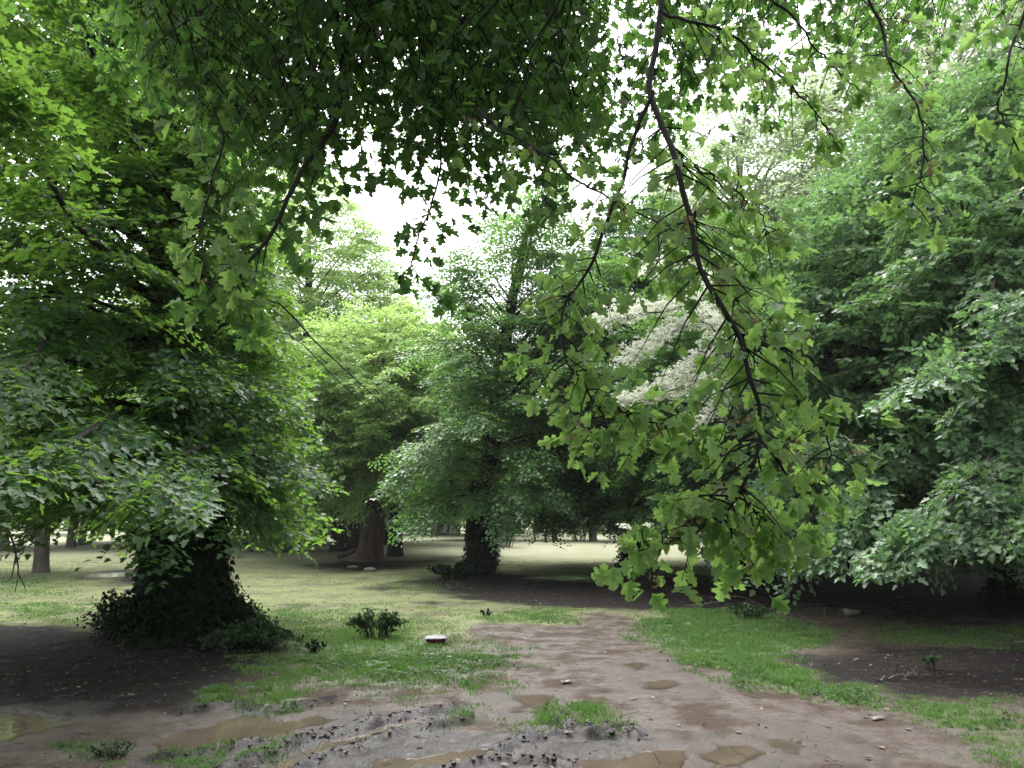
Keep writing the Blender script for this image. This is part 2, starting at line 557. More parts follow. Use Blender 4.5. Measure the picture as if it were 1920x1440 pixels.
def ground_mat():
    m, t, p, out = new_mat('ground')
    N, Lk = t.nodes.new, t.links.new

    def attr(n):
        a = N('ShaderNodeAttribute')
        a.attribute_name = n
        return a.outputs['Fac']

    def noise(sc, det=6, ro=.6, vec=None, dist=0.0):
        n = N('ShaderNodeTexNoise')
        n.inputs['Scale'].default_value = sc
        n.inputs['Detail'].default_value = det
        n.inputs['Roughness'].default_value = ro
        n.inputs['Distortion'].default_value = dist
        Lk(vec if vec else geo.outputs['Position'], n.inputs['Vector'])
        return n.outputs['Fac']

    def ramp(f, stops):
        r = N('ShaderNodeValToRGB')
        e = r.color_ramp.elements
        e[0].position, e[0].color = stops[0][0], (*stops[0][1], 1)
        e[1].position, e[1].color = stops[-1][0], (*stops[-1][1], 1)
        for ps, c in stops[1:-1]:
            k = e.new(ps)
            k.color = (*c, 1)
        Lk(f, r.inputs[0])
        return r.outputs[0]

    def mix(f, a, b):
        x = N('ShaderNodeMix')
        x.data_type = 'RGBA'
        if isinstance(f, float): x.inputs[0].default_value = f
        else: Lk(f, x.inputs[0])
        Lk(a, x.inputs[6]); Lk(b, x.inputs[7])
        return x.outputs[2]

    def math_(op, a, b, clamp=False):
        x = N('ShaderNodeMath')
        x.operation = op
        x.use_clamp = clamp
        for i, v in enumerate((a, b)):
            if isinstance(v, (int, float)): x.inputs[i].default_value = v
            else: Lk(v, x.inputs[i])
        return x.outputs[0]

    def sharpen(mask, nz, amt=.9, w=.16):
        # mask + noise, then a steep edge
        s = math_('ADD', mask, math_('MULTIPLY', math_('SUBTRACT', nz, .5), amt))
        r = N('ShaderNodeMapRange')
        r.interpolation_type = 'SMOOTHSTEP'
        r.inputs[1].default_value = .5 - w
        r.inputs[2].default_value = .5 + w
        Lk(s, r.inputs[0])
        return r.outputs[0]

    geo = N('ShaderNodeNewGeometry')
    nA = noise(.35, 5, .6)
    nB = noise(2.2, 8, .65)
    nC = noise(9, 8, .7)
    nD = noise(42, 6, .7)
    nE = noise(130, 4, .7)
    lawn = ramp(nB, [(.25, (0.0948, 0.0948, 0.0523)), (.5, (0.1355, 0.1517, 0.0740)), (.75, (0.1806, 0.1896, 0.1038))])
    lawn2 = ramp(nA, [(.3, (0.0814, 0.1186, 0.0452)), (.6, (0.1490, 0.1630, 0.0830)), (.75, (0.1264, 0.1119, 0.0768))])
    lawn = mix(.5, lawn, lawn2)
    lawn = mix(math_('MULTIPLY', nD, .55), lawn, ramp(nE, [(.3, (0.0814, 0.0854, 0.0407)), (.7, (0.2077, 0.2087, 0.0994))]))
    lawn = mix(math_('MULTIPLY', ramp(nC, [(.42, (0, 0, 0)), (.62, (1, 1, 1))]), .45), lawn, ramp(nB, [(.3, (0.0480, 0.0655, 0.0264)), (.7, (0.0900, 0.1260, 0.0432))]))
    green = ramp(nC, [(.25, (0.0280, 0.0434, 0.0126)), (.55, (0.0490, 0.0805, 0.0210)), (.8, (0.0770, 0.1015, 0.0350))])
    green = mix(math_('MULTIPLY', nE, .6), green, ramp(nD, [(.35, (0.0315, 0.0385, 0.0154)), (.7, (0.0840, 0.1260, 0.0350))]))
    mud = ramp(nC, [(.22, (0.0223, 0.0150, 0.0112)), (.5, (0.0449, 0.0314, 0.0235)), (.8, (0.0664, 0.0477, 0.0362))])
    mud2 = ramp(nB, [(.3, (0.0362, 0.0246, 0.0175)), (.6, (0.0587, 0.0413, 0.0312)), (.8, (0.0606, 0.0443, 0.0279))])
    mud = mix(.5, mud, mud2)
    mud = mix(math_('MULTIPLY', ramp(nD, [(.5, (0, 0, 0)), (.72, (1, 1, 1))]), .55), mud, ramp(nE, [(.4, (0.0244, 0.0172, 0.0128)), (.62, (0.1199, 0.0917, 0.0699))]))
    mud = mix(math_('MULTIPLY', ramp(noise(5.5, 7, .75), [(.46, (0, 0, 0)), (.60, (1, 1, 1))]), .6), mud, ramp(nD, [(.3, (0.0103, 0.0071, 0.0055)), (.7, (0.0427, 0.0316, 0.0241))]))
    soil = ramp(nC, [(.25, (0.0059, 0.0051, 0.0043)), (.6, (0.0136, 0.0110, 0.0102)), (.85, (0.0289, 0.0238, 0.0213))])
    soil = mix(math_('MULTIPLY', nD, .4), soil, ramp(nE, [(.45, (0.0068, 0.0059, 0.0051)), (.75, (0.0553, 0.0467, 0.0399))]))
    churn = ramp(nD, [(.3, (.005, .004, .004)), (.52, (.016, .013, .013)), (.8, (.075, .063, .060))])
    nF = noise(.9, 7, .7)
    bare = ramp(nB, [(.3, (.040, .030, .026)), (.7, (.085, .068, .058))])
    lawn = mix(math_('MULTIPLY', ramp(nF, [(.47, (0, 0, 0)), (.62, (1, 1, 1))]), .7), lawn, bare)
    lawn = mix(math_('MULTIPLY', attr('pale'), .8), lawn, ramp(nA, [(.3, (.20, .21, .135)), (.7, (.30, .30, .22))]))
    c = lawn
    c = mix(sharpen(attr('mud'), nC, .9, .30), c, mud)
    nH = noise(24, 5, .75, None, .6)
    c = mix(sharpen(attr('soil'), nB, .8, .28), c, soil)
    nG = math_('ADD', math_('MULTIPLY', nC, .6), math_('MULTIPLY', nD, .4))
    c = mix(sharpen(attr('grass'), nG, 1.7, .24), c, green)
    c = mix(sharpen(attr('churn'), nD, 1.0, .2), c, churn)
    wetf = attr('wet')
    dk = N('ShaderNodeMix')
    dk.data_type = 'RGBA'
    dk.blend_type = 'MULTIPLY'
    Lk(math_('MULTIPLY', wetf, .8), dk.inputs[0])
    Lk(c, dk.inputs[6])
    dk.inputs[7].default_value = (.62, .55, .50, 1)
    Lk(dk.outputs[2], p.inputs['Base Color'])
    wetm = math_('MAXIMUM', math_('MULTIPLY', wetf, .9), math_('MULTIPLY', math_('MULTIPLY', math_('SUBTRACT', 1.0, attr('soil')), math_('MAXIMUM', attr('mud'), attr('churn'))), ramp(nB, [(.42, (.1, .1, .1)), (.64, (1, 1, 1))])))
    rg = math_('SUBTRACT', .88, math_('MULTIPLY', wetm, .60), True)
    Lk(rg, p.inputs['Roughness'])
    Lk(math_('ADD', .08, math_('MULTIPLY', wetm, .5)), p.inputs['Specular IOR Level'])
    b = N('ShaderNodeBump')
    b.inputs['Strength'].default_value = .8
    b.inputs['Distance'].default_value = .03
    hgt = math_('ADD', math_('MULTIPLY', nC, .8), math_('ADD', math_('MULTIPLY', nD, .5), math_('MULTIPLY', nE, .22)))
    Lk(hgt, b.inputs['Height'])
    Lk(b.outputs[0], p.inputs['Normal'])
    return m


M['ground'] = ground_mat()
ground = make_ground()

# ------------------------------------------------------------------ puddles
def water_mat():
    m, t, p, out = new_mat('puddle_water')
    geo = t.nodes.new('ShaderNodeNewGeometry')
    n = t.nodes.new('ShaderNodeTexNoise')
    n.inputs['Scale'].default_value = 2.4
    n.inputs['Detail'].default_value = 4
    t.links.new(geo.outputs['Position'], n.inputs['Vector'])
    r = t.nodes.new('ShaderNodeValToRGB')
    r.color_ramp.elements[0].position = .3
    r.color_ramp.elements[0].color = (.058, .044, .033, 1)
    r.color_ramp.elements[1].position = .7
    r.color_ramp.elements[1].color = (.100, .080, .060, 1)
    t.links.new(n.outputs['Fac'], r.inputs[0])
    t.links.new(r.outputs[0], p.inputs['Base Color'])
    p.inputs['Roughness'].default_value = .025
    da = t.nodes.new('ShaderNodeAttribute')
    da.attribute_name = 'tint'
    mr = t.nodes.new('ShaderNodeMapRange')
    mr.inputs[1].default_value = 0.0
    mr.inputs[2].default_value = .016
    mr.inputs[3].default_value = .12
    mr.inputs[4].default_value = .9
    t.links.new(da.outputs['Fac'], mr.inputs[0])
    t.links.new(mr.outputs[0], p.inputs['Alpha'])
    p.inputs['IOR'].default_value = 1.33
    p.inputs['Specular IOR Level'].default_value = .5
    b = t.nodes.new('ShaderNodeBump')
    b.inputs['Strength'].default_value = .05
    b.inputs['Distance'].default_value = .02
    n2 = t.nodes.new('ShaderNodeTexNoise')
    n2.inputs['Scale'].default_value = 14
    t.links.new(geo.outputs['Position'], n2.inputs['Vector'])
    t.links.new(n2.outputs['Fac'], b.inputs['Height'])
    t.links.new(b.outputs[0], p.inputs['Normal'])
    return m


M['water'] = water_mat()
for nm, P, dep in PUDDLE:
    lo, hi = P.min(0) - .3, P.max(0) + .3
    nu = int(np.clip((hi[0] - lo[0]) / .03, 24, 110))
    nv = int(np.clip((hi[1] - lo[1]) / .03, 24, 110))
    X, Y = np.meshgrid(np.linspace(lo[0], hi[0], nu), np.linspace(lo[1], hi[1], nv))
    depth = (PLEV[nm] - .003 - ground_h(X.ravel(), Y.ravel())).reshape(X.shape)
    depth = np.where(sdf(P, X, Y) < .28, depth, -1)
    I = np.arange(nu * nv).reshape(nv, nu)
    q = np.stack([I[:-1, :-1], I[:-1, 1:], I[1:, 1:], I[1:, :-1]], -1).reshape(-1, 4)
    q = q[(depth.ravel()[q] > 0).any(1)]
    used, inv = np.unique(q, return_inverse=True)
    mb = MB()
    V = np.column_stack([X.ravel(), Y.ravel(), np.full(nu * nv, PLEV[nm] - .003)])[used]
    mb.quads(V, inv.reshape(-1, 4), 0, np.clip(depth.ravel()[used], 0, .05))
    o = mb.build('puddle', M['water'])
    o['kind'] = 'structure'

# ------------------------------------------------------------------ tubes
def catmull(P, n):
    P = np.asarray(P, float)
    P = np.vstack([2 * P[0] - P[1], P, 2 * P[-1] - P[-2]])
    k = len(P) - 3
    t = np.linspace(0, k - 1e-9, n)
    i = np.floor(t).astype(int)
    f = (t - i)[:, None]
    p0, p1, p2, p3 = P[i], P[i + 1], P[i + 2], P[i + 3]
    return .5 * ((2 * p1) + (-p0 + p2) * f + (2 * p0 - 5 * p1 + 4 * p2 - p3) * f ** 2 + (-p0 + 3 * p1 - 3 * p2 + p3) * f ** 3)


def unit(v):
    return v / (np.linalg.norm(v, axis=-1, keepdims=True) + 1e-12)


def tube(mb, P, rad, sides=6, mat=0, rough=0.0, seed=0, flute=0.0):
    P = np.asarray(P, float)
    n = len(P)
    T = unit(np.gradient(P, axis=0))
    ref = np.array([0, 0, 1.0]) if abs(T[0, 2]) < .9 else np.array([1.0, 0, 0])
    U = unit(np.cross(T, np.tile(ref, (n, 1))))
    V = np.cross(T, U)
    a = np.linspace(0, 2 * np.pi, sides, endpoint=False)
    rad = np.broadcast_to(np.asarray(rad, float), (n,))
    rr = np.repeat(rad[:, None], sides, 1)
    if rough or flute:
        s = np.linspace(0, n, n)[:, None]
        nz = fbm(np.cos(a)[None] * 1.6 + seed + 0 * s, np.sin(a)[None] * 1.6 + s * .35, 3 + seed, 3) - .5
        nz2 = fbm(np.cos(a)[None] * 3.4 + seed * 2 + 0 * s, np.sin(a)[None] * 3.4 + s * .12, 8 + seed, 3) - .5
        rr = rr * (1 + rough * nz * 2 + flute * nz2 * 2)
    ring = P[:, None, :] + rr[:, :, None] * (np.cos(a)[None, :, None] * U[:, None, :] + np.sin(a)[None, :, None] * V[:, None, :])
    idx = np.arange(n * sides).reshape(n, sides)
    nx = np.roll(idx, -1, 1)
    q = np.stack([idx[:-1], nx[:-1], nx[1:], idx[1:]], -1).reshape(-1, 4)
    mb.quads(ring.reshape(-1, 3), q, mat)
    mb.add(np.vstack([ring[-1], P[-1:] + T[-1:] * rad[-1]]), np.stack([np.arange(sides), np.roll(np.arange(sides), -1), np.full(sides, sides)], -1), np.full(sides, 3), mat)


def twigs(mb, A, Bm, C, r0, r1, mat=1):
    """many thin three sided twigs A->B->C"""
    n = len(A)
    if n == 0: return
    A, Bm, C = (np.asarray(v, float) for v in (A, Bm, C))
    d = unit(C - A)
    u = unit(np.cross(d, np.where(np.abs(d[:, 2:3]) > .9, [[1.0, 0, 0]], [[0, 0, 1.0]])))
    v = np.cross(d, u)
    r0 = np.broadcast_to(np.asarray(r0, float), (n,))[:, None]
    r1 = np.broadcast_to(np.asarray(r1, float), (n,))[:, None]
    rings = []
    for P, r in ((A, r0), (Bm, (r0 + r1) / 2), (C, r1)):
        for k in range(3):
            an = 2 * np.pi * k / 3
            rings.append(P + r * (math.cos(an) * u + math.sin(an) * v))
    V = np.stack(rings, 1)
    q = []
    for s in range(2):
        for k in range(3):
            q.append([s * 3 + k, s * 3 + (k + 1) % 3, s * 3 + 3 + (k + 1) % 3, s * 3 + 3 + k])
    q = (np.array(q)[None] + np.arange(n)[:, None, None] * 9).reshape(-1, 4)
    mb.quads(V.reshape(-1, 3), q, mat)


# ------------------------------------------------------------------ leaves
def sym(right):
    """leaf outline from its right half; verts (along, across, up), two half faces folded on the midrib"""
    r = np.array(right, float)
    fold = .28
    n = len(r)
    v = [[0, 0, 0]] + [[a, -b, fold * b] for a, b in r] + [[1, 0, 0]] + [[a, b, fold * b] for a, b in r[::-1]]
    f1 = list(range(0, n + 2))
    f2 = [n + 1] + list(range(n + 2, 2 * n + 2)) + [0]
    return np.array(v), [f1, f2]


LEAF = {
    'ovate': sym([(.42, .30)]),
    'ovate2': sym([(.22, .26), (.58, .28)]),
    'maple': sym([(-.08, .30), (.16, .24), (.30, .52), (.50, .20), (.68, .26)]),
    'lobed': sym([(.10, .09), (.20, .34), (.36, .42), (.36, .27), (.42, .17), (.56, .40), (.70, .42), (.70, .24), (.74, .15), (.90, .22), (.95, .10)]),
    'lobed2': sym([(.14, .10), (.24, .36), (.38, .40), (.42, .18), (.60, .40), (.72, .34), (.76, .16), (.92, .17)]),
}


def add_leaves(mb, P, D, N, size, shape='ovate', mat=0, tint=None, wide=1.0, curl=0.0):
    n = len(P)
    if n == 0: return
    tv, tf = LEAF[shape]
    D = unit(D)
    S = unit(np.cross(N, D))
    N = np.cross(D, S)
    size = np.broadcast_to(np.asarray(size, float), (n,))[:, None, None]
    a, b, c = tv[:, 0], tv[:, 1] * wide, tv[:, 2]
    c = c[None] - np.broadcast_to(np.asarray(curl, float), (n,))[:, None] * (a * a)[None]
    V = P[:, None, :] + size * (a[None, :, None] * D[:, None, :] + b[None, :, None] * S[:, None, :] + c[:, :, None] * N[:, None, :])
    nv = len(tv)
    lp = np.concatenate([np.array(f) for f in tf])
    loops = (lp[None] + np.arange(n)[:, None] * nv)
    sizes = np.tile([len(f) for f in tf], n)
    if tint is None: tint = rng.random(n)
    mb.add(V.reshape(-1, 3), loops, sizes, mat, np.repeat(tint, nv), np.tile(tv, (n, 1)) if shape.startswith('lobed') else None)


def spray_template(seed, n_side=9, leaves_side=5, droop=.22):
    """flat leafy spray of unit length along +x: arrays of leaf base, dir"""
    g = np.random.default_rng(seed)
    B, D = [], []
    for k in range(n_side):
        t = (k + .6) / n_side
        o = np.array([t, 0, -droop * t * t])
        sgn = 1 if k % 2 else -1
        L = (.46 * (1 - t) ** .8 + .14) * g.uniform(.7, 1.2)
        an = sgn * R(g.uniform(38, 62))
        ax = np.array([math.cos(an), math.sin(an), -.12])
        m = max(2, int(leaves_side * (L / .4) + .5))
        for j in range(m):
            u = (j + .7) / m
            q = o + ax * L * u + np.array([0, 0, -.10 * u * u * L])
            s2 = 1 if j % 2 else -1
            a2 = an + s2 * R(g.uniform(25, 65)) if j < m - 1 else an
            B.append(q)
            D.append([math.cos(a2), math.sin(a2), -g.uniform(.05, .5)])
        if k % 1 == 0:
            a3 = -sgn * R(g.uniform(35, 70))
            B.append(o)
            D.append([math.cos(a3), math.sin(a3), -g.uniform(.05, .4)])
    B.append([1, 0, -droop]); D.append([1, 0, -.4])
    return np.array(B), np.array(D)


TEMPL = [spray_template(100 + k, 9, 5) for k in range(8)]
TEMPL_S = [spray_template(200 + k, 6, 3) for k in range(6)]


def place_sprays(mb, P, X, L, size, shape, templ=TEMPL, roll=.3, nrand=.35, mat=0, wide=1.0, keep=1.0, tint_base=None, up=None):
    """P positions, X directions, L lengths of the sprays"""
    n = len(P)
    X = unit(X)
    Z0 = np.tile([0, 0, 1.0], (n, 1)) if up is None else up
    Z0 = Z0 + rng.normal(0, roll, (n, 3))
    Yv = unit(np.cross(Z0, X))
    Z = np.cross(X, Yv)
    which = rng.integers(0, len(templ), n)
    tb = rng.random(n) if tint_base is None else tint_base
    for k in range(len(templ)):
        ii = np.nonzero(which == k)[0]
        if len(ii) == 0: continue
        B, D = templ[k]
        Bp = B[None] * L[ii, None, None]
        pos = P[ii, None, :] + Bp[..., 0:1] * X[ii, None] + Bp[..., 1:2] * Yv[ii, None] + Bp[..., 2:3] * Z[ii, None]
        dr = D[None, :, 0:1] * X[ii, None] + D[None, :, 1:2] * Yv[ii, None] + D[None, :, 2:3] * Z[ii, None]
        nz = np.repeat(Z[ii, None], len(B), 1)
        tt = np.repeat(tb[ii, None], len(B), 1)
        pos, dr, nz, tt = pos.reshape(-1, 3), dr.reshape(-1, 3), nz.reshape(-1, 3), tt.ravel()
        if keep < 1:
            kk = rng.random(len(pos)) < keep
            pos, dr, nz, tt = pos[kk], dr[kk], nz[kk], tt[kk]
        m = len(pos)
        pos = pos + rng.normal(0, .02, (m, 3))
        dr = dr + rng.normal(0, .22, (m, 3))
        nz = nz + rng.normal(0, nrand, (m, 3))
        add_leaves(mb, pos, dr, nz, size * rng.uniform(.65, 1.2, m), shape, mat, np.clip(tt * .55 + rng.random(m) * .45, 0, 1), wide)


# ------------------------------------------------------------------ trees
def profile_fn(pts):
    zs = [p[0] for p in pts]
    rs = [p[1] for p in pts]
    return lambda z: np.interp(z, zs, rs)


def grow_tree(name, base, height, trunk_r, prof, n_limbs, leaf, bark, size, shape='ovate', seed=1, label=None, cat='tree', group=None,
              lean=(0, 0), spray_len=1.0, spray_gap=.26, templ=TEMPL, fork=1.6, droop=.32, flare=1.5, keep=1.0, steep=1.0, az_only=None,
              ivy=0, bare=0.0, extra=None, at_origin=False, wide=1.0, tipz=None, nrand=.35, limb_scale=1.0, trunk_sides=18, inner=.2, flute=.12, asym=(0, 0), zjit=.16, fill=0, roll=.3, rvar=(.62, 1.06)):
    global rng
    keep_rng = rng
    rng = np.random.default_rng(seed)
    bx, by = base
    bz = 0.0 if at_origin else gz(bx, by) - .03
    root = empty(name, (0, 0, 0) if at_origin else (bx, by, bz), label, cat, group)
    pf = profile_fn(prof)
    wood, crown = MB(), MB()
    # trunk
    n = 26
    s = np.linspace(0, 1, n) ** 1.35
    wob = np.stack([np.sin(s * 5 + seed) * .12, np.cos(s * 4 + seed * 2) * .12, 0 * s], 1) * min(1, height / 10)
    wob -= wob[0]
    axis = np.stack([lean[0] * s ** 1.5, lean[1] * s ** 1.5, s * height * .96], 1) + wob
    axis[:, 2] -= .12
    rr = trunk_r * (1 - s) ** .75 * (1 + (flare - 1) * np.exp(-s * height / (.55 * max(trunk_r, .25)))) + .012
    tube(wood, axis, rr, trunk_sides, 0, .10, seed, flute)

    def ax_at(z):
        return np.stack([np.interp(z, axis[:, 2], axis[:, k]) for k in range(3)], -1)

    z0, z1 = prof[0][0], prof[-1][0]
    zz = np.linspace(z0, z1, 200)
    wgt = pf(zz) + .25
    cdf = np.cumsum(wgt) / wgt.sum()
    tips = np.interp((np.arange(n_limbs) + rng.random(n_limbs)) / n_limbs, cdf, zz)
    ga = 2.39996
    SP_, SX, SL, LA, LB, LC, LR = [], [], [], [], [], [], []
    for i, tz in enumerate(tips):
        az = i * ga + rng.normal(0, .35) + seed
        if az_only is not None:
            az = rng.uniform(*az_only)
        Rr = float(pf(tz)) * rng.uniform(*rvar) * (1 + asym[1] * math.cos(az - R(asym[0])))
        rel = (tz - z0) / max(.1, z1 - z0)
        rise = Rr * math.tan(R((-14 + 74 * rel) * steep))
        zs = np.clip(tz - rise, fork, height * .93)
        a0 = ax_at(zs)
        out = np.array([math.cos(az), math.sin(az)])
        cx = ax_at(min(tz, height * .95))
        tip = np.array([cx[0] + out[0] * Rr, cx[1] + out[1] * Rr, tz])
        m = 12
        t = np.linspace(0, 1, m)[:, None]
        P = a0 * (1 - t) + tip * t
        P[:, 2] += droop * Rr * (t[:, 0] - t[:, 0] ** 2) * 1.6
        side = np.array([-out[1], out[0]])
        P[:, :2] += side[None] * (np.sin(t * 3.1 + rng.uniform(0, 6)) * .10 * Rr * t)
        ln = np.linalg.norm(np.diff(P, axis=0), axis=1).sum()
        r0 = min(trunk_r * .42, .018 + .016 * ln) * limb_scale
        tube(wood, P, r0 * (1 - .88 * t[:, 0]), 6)
        if rng.random() < bare: continue
        k = max(3, int(ln * (1 - inner) / spray_gap * 2))
        u = inner + (1 - inner) * (np.arange(k) + rng.random(k)) / k
        pos = np.stack([np.interp(u, t[:, 0], P[:, c]) for c in range(3)], 1)
        tg = unit(np.stack([np.interp(u, t[:, 0], np.gradient(P[:, c])) for c in range(3)], 1))
        sg = np.where(np.arange(k) % 2, 1, -1)
        an = sg * R(1) * rng.uniform(20, 75, k) * (1 - .55 * u)
        dx = tg[:, 0] * np.cos(an) - tg[:, 1] * np.sin(an)
        dy = tg[:, 0] * np.sin(an) + tg[:, 1] * np.cos(an)
        dz = tg[:, 2] * .35 - rng.uniform(.02, .38, k) * (1 - rel * .6)
        L = spray_len * rng.uniform(.6, 1.15, k) * (1.1 - .45 * u)
        d = np.stack([dx, dy, dz], 1)
        pos = pos + rng.normal(0, 1, (k, 3)) * [.12, .12, zjit] * spray_len
        SP_.append(pos); SX.append(d); SL.append(L)
    if extra is not None:
        for (P, r0, ks, ls) in extra:
            P = np.asarray(P, float) - (0 if at_origin else np.array([bx, by, bz]))
            P = catmull(P, 14)
            t = np.linspace(0, 1, 14)
            tube(wood, P, r0 * (1 - .85 * t), 6)
            if ks == 0: continue
            u = rng.uniform(.25, 1, ks)
            pos = np.stack([np.interp(u, t, P[:, c]) for c in range(3)], 1)
            tg = unit(np.stack([np.interp(u, t, np.gradient(P[:, c])) for c in range(3)], 1))
            an = np.where(np.arange(ks) % 2, 1, -1) * R(1) * rng.uniform(10, 75, ks) * (1 - .6 * u)
            d = np.stack([tg[:, 0] * np.cos(an) - tg[:, 1] * np.sin(an), tg[:, 0] * np.sin(an) + tg[:, 1] * np.cos(an), tg[:, 2] * .5 - .12 + 0 * an], 1)
            SP_.append(pos); SX.append(d); SL.append(ls * rng.uniform(.6, 1.1, ks))
    if fill:
        fz = np.interp(rng.random(fill), cdf, zz)
        fa = rng.uniform(0, 2 * np.pi, fill)
        lump = .82 + .36 * (fbm(fa * 1.9 + seed, fz * 1.1, seed, 3))
        fr = pf(fz) * (.55 + .45 * rng.random(fill) ** .6) * lump * (1 + asym[1] * np.cos(fa - R(asym[0])))
        c = ax_at(np.minimum(fz, height * .95))
        SP_.append(np.stack([c[:, 0] + np.cos(fa) * fr, c[:, 1] + np.sin(fa) * fr, fz], 1))
        aj = fa + rng.normal(0, .7, fill)
        SX.append(np.stack([np.cos(aj), np.sin(aj), rng.uniform(-.55, .25, fill) + .5 * (fz - z0) / (z1 - z0)], 1))
        SL.append(spray_len * rng.uniform(.5, 1.0, fill))
    if SP_:
        P, X, L = np.vstack(SP_), unit(np.vstack(SX)), np.concatenate(SL)
        place_sprays(crown, P, X, L, size, shape, templ, roll=roll, keep=keep, wide=wide, nrand=nrand)
        twigs(crown, P, P + X * L[:, None] * .5 + [0, 0, .01], P + X * L[:, None] * .92 - np.stack([0 * L, 0 * L, .15 * L], 1), .006 * spray_len, .002 * spray_len, 1)
    tr = wood.build('trunk', bark, root, True)
    if crown.n:
        crown.build('crown', [leaf, M['bark_twig']], root)
    if ivy:
        iv = MB()
        h = rng.uniform(0, 1, ivy) ** 1.1 * fork * 1.35
        a = rng.uniform(0, 2 * np.pi, ivy)
        ra = np.interp(h, axis[:, 2], rr) + np.abs(rng.normal(0, .07, ivy)) + .02 + .12 * (fbm(a * 1.2, h * 1.6, seed) > .58) * rng.random(ivy)
        c = ax_at(h)
        nrm = np.stack([np.cos(a), np.sin(a), rng.uniform(-.1, .6, ivy)], 1)
        pos = c + np.stack([np.cos(a) * ra, np.sin(a) * ra, 0 * a], 1)
        dr = np.stack([rng.normal(0, .5, ivy), rng.normal(0, .5, ivy), -np.ones(ivy)], 1) + nrm * .4
        add_leaves(iv, pos, dr, nrm + rng.normal(0, .35, (ivy, 3)), rng.uniform(.045, .095, ivy), 'maple', 0, None, 1.1)
        # woody ivy stems
        for k in range(10):
            a0 = rng.uniform(0, 2 * np.pi)
            hh = np.linspace(0, fork * rng.uniform(.8, 1.3), 12)
            aa = a0 + np.cumsum(rng.normal(0, .12, 12))
            rd = np.interp(hh, axis[:, 2], rr) * 1.02
            tube(iv, ax_at(hh) + np.stack([np.cos(aa) * rd, np.sin(aa) * rd, 0 * aa], 1), .018 * (1 - .6 * np.linspace(0, 1, 12)), 5, 1)
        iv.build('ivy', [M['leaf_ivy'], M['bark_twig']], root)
    rng = keep_rng
    return root


def copy_tree(src, loc, rz, sc, label):
    c = src.copy()
    COL.objects.link(c)
    c.location = loc
    c.rotation_euler = (0, 0, rz)
    c.scale = sc if isinstance(sc, (tuple, list)) else (sc, sc, sc)
    c['label'] = label
    for ch in src.children:
        k = ch.copy()
        COL.objects.link(k)
        k.parent = c
    return c


# ---- left big tree with ivy trunk
bA = gp(345, 1192)
A0 = np.array([bA[0], bA[1], 0])
left_tree = grow_tree('lime_tree', bA, 12.5, .47, [(1.5, 2.4), (2.2, 2.75), (3.5, 2.6), (5.0, 2.25), (7.0, 1.95), (9.0, 1.7), (11.5, 1.2), (12.6, .3)], 150,
    M['leaf_lime'], M['bark_dark'], .085, 'maple', 21, 'big dark tree left with ivy black trunk and layered green foliage down to head height', lean=(-1.2, -.5),
    spray_len=1.1, spray_gap=.25, fork=2.1, droop=.30, flare=2.3, ivy=13000, limb_scale=.7, wide=1.0, asym=(205, .5), fill=600, rvar=(.6, 1.2), nrand=.28, zjit=.12,
    extra=[
        ([A0 + [0, 0, 3.0], at(250, 770, 9.5), at(180, 800, 7.4), at(100, 850, 6.0), at(-40, 880, 5.2)], .05, 46, .9),
        ([A0 + [0, 0, 2.8], at(420, 820, 9.8), at(330, 860, 8.0), at(300, 900, 6.9), at(280, 925, 6.2)], .05, 34, .8),
        ([A0 + [0, 0, 3.6], at(150, 600, 9), at(40, 700, 7), at(-120, 760, 5.6)], .05, 30, .9),
        ([A0 + [0, 0, 5.2], at(300, 520, 9.6), at(150, 430, 7.4), at(60, 250, 6.2), at(-30, 60, 5.6)], .06, 52, .95),
        ([A0 + [0, 0, 6.2], at(330, 380, 9.6), at(220, 200, 8.2), at(160, 60, 7.2), at(120, -120, 6.6)], .06, 52, .95),
        ([A0 + [0, 0, 5.0], at(250, 380, 10), at(330, 300, 9.6), at(400, 250, 9.2)], .035, 18, .8),
        ([A0 + [0, 0, 4.2], at(500, 560, 11), at(600, 650, 11.5), at(720, 760, 12), at(800, 830, 12.4)], .02, 0, .6),
        ([at(-60, 900, 6.4), at(10, 985, 6.2), at(30, 1040, 6.1), at(34, 1075, 6.1), at(28, 1112, 6.1)], .012, 0, 0),
        ([at(30, 1040, 6.1), at(20, 1085, 6.1), at(2, 1090, 6.1)], .006, 0, 0),
        ([at(34, 1075, 6.1), at(46, 1100, 6.1), at(48, 1115, 6.1)], .005, 0, 0),
        ([A0 + [0, 0, 3.8], at(520, 620, 10.6), at(640, 720, 10.8), at(740, 810, 11.0)], .014, 0, .5),
    ])

# ---- centre hornbeam with ivy trunk
bC = gp(897, 1078)
grow_tree('hornbeam_tree', bC, 12.2, .36, [(1.3, 1.8), (2.2, 2.5), (4.0, 2.7), (6.5, 2.6), (8.5, 2.3), (10.5, 1.5), (12.3, .3)], 100,
    M['leaf_horn'], M['bark_dark'], .108, 'ovate', 32, 'tall green tree in the middle with thick straight black ivy trunk', lean=(1.9, .2), asym=(-40, .3), rvar=(.45, 1.45), nrand=.25, zjit=.08,
    spray_len=1.45, spray_gap=.2, fork=2.0, droop=.30, flare=1.35, ivy=4500, limb_scale=.6, wide=1.3, fill=0)

# ---- dark tree right of it
bD = gp(1190, 1064)
grow_tree('hornbeam_tree', bD, 13, .42, [(1.5, 3.0), (3, 4.2), (5.5, 4.3), (8, 3.6), (10.5, 2.4), (13, .4)], 130,
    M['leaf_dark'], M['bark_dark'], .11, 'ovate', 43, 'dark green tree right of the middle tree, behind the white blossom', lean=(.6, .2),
    spray_len=1.2, spray_gap=.26, fork=2.1, droop=.28, flare=1.4, ivy=3000, wide=1.3, limb_scale=.7, fill=1500)

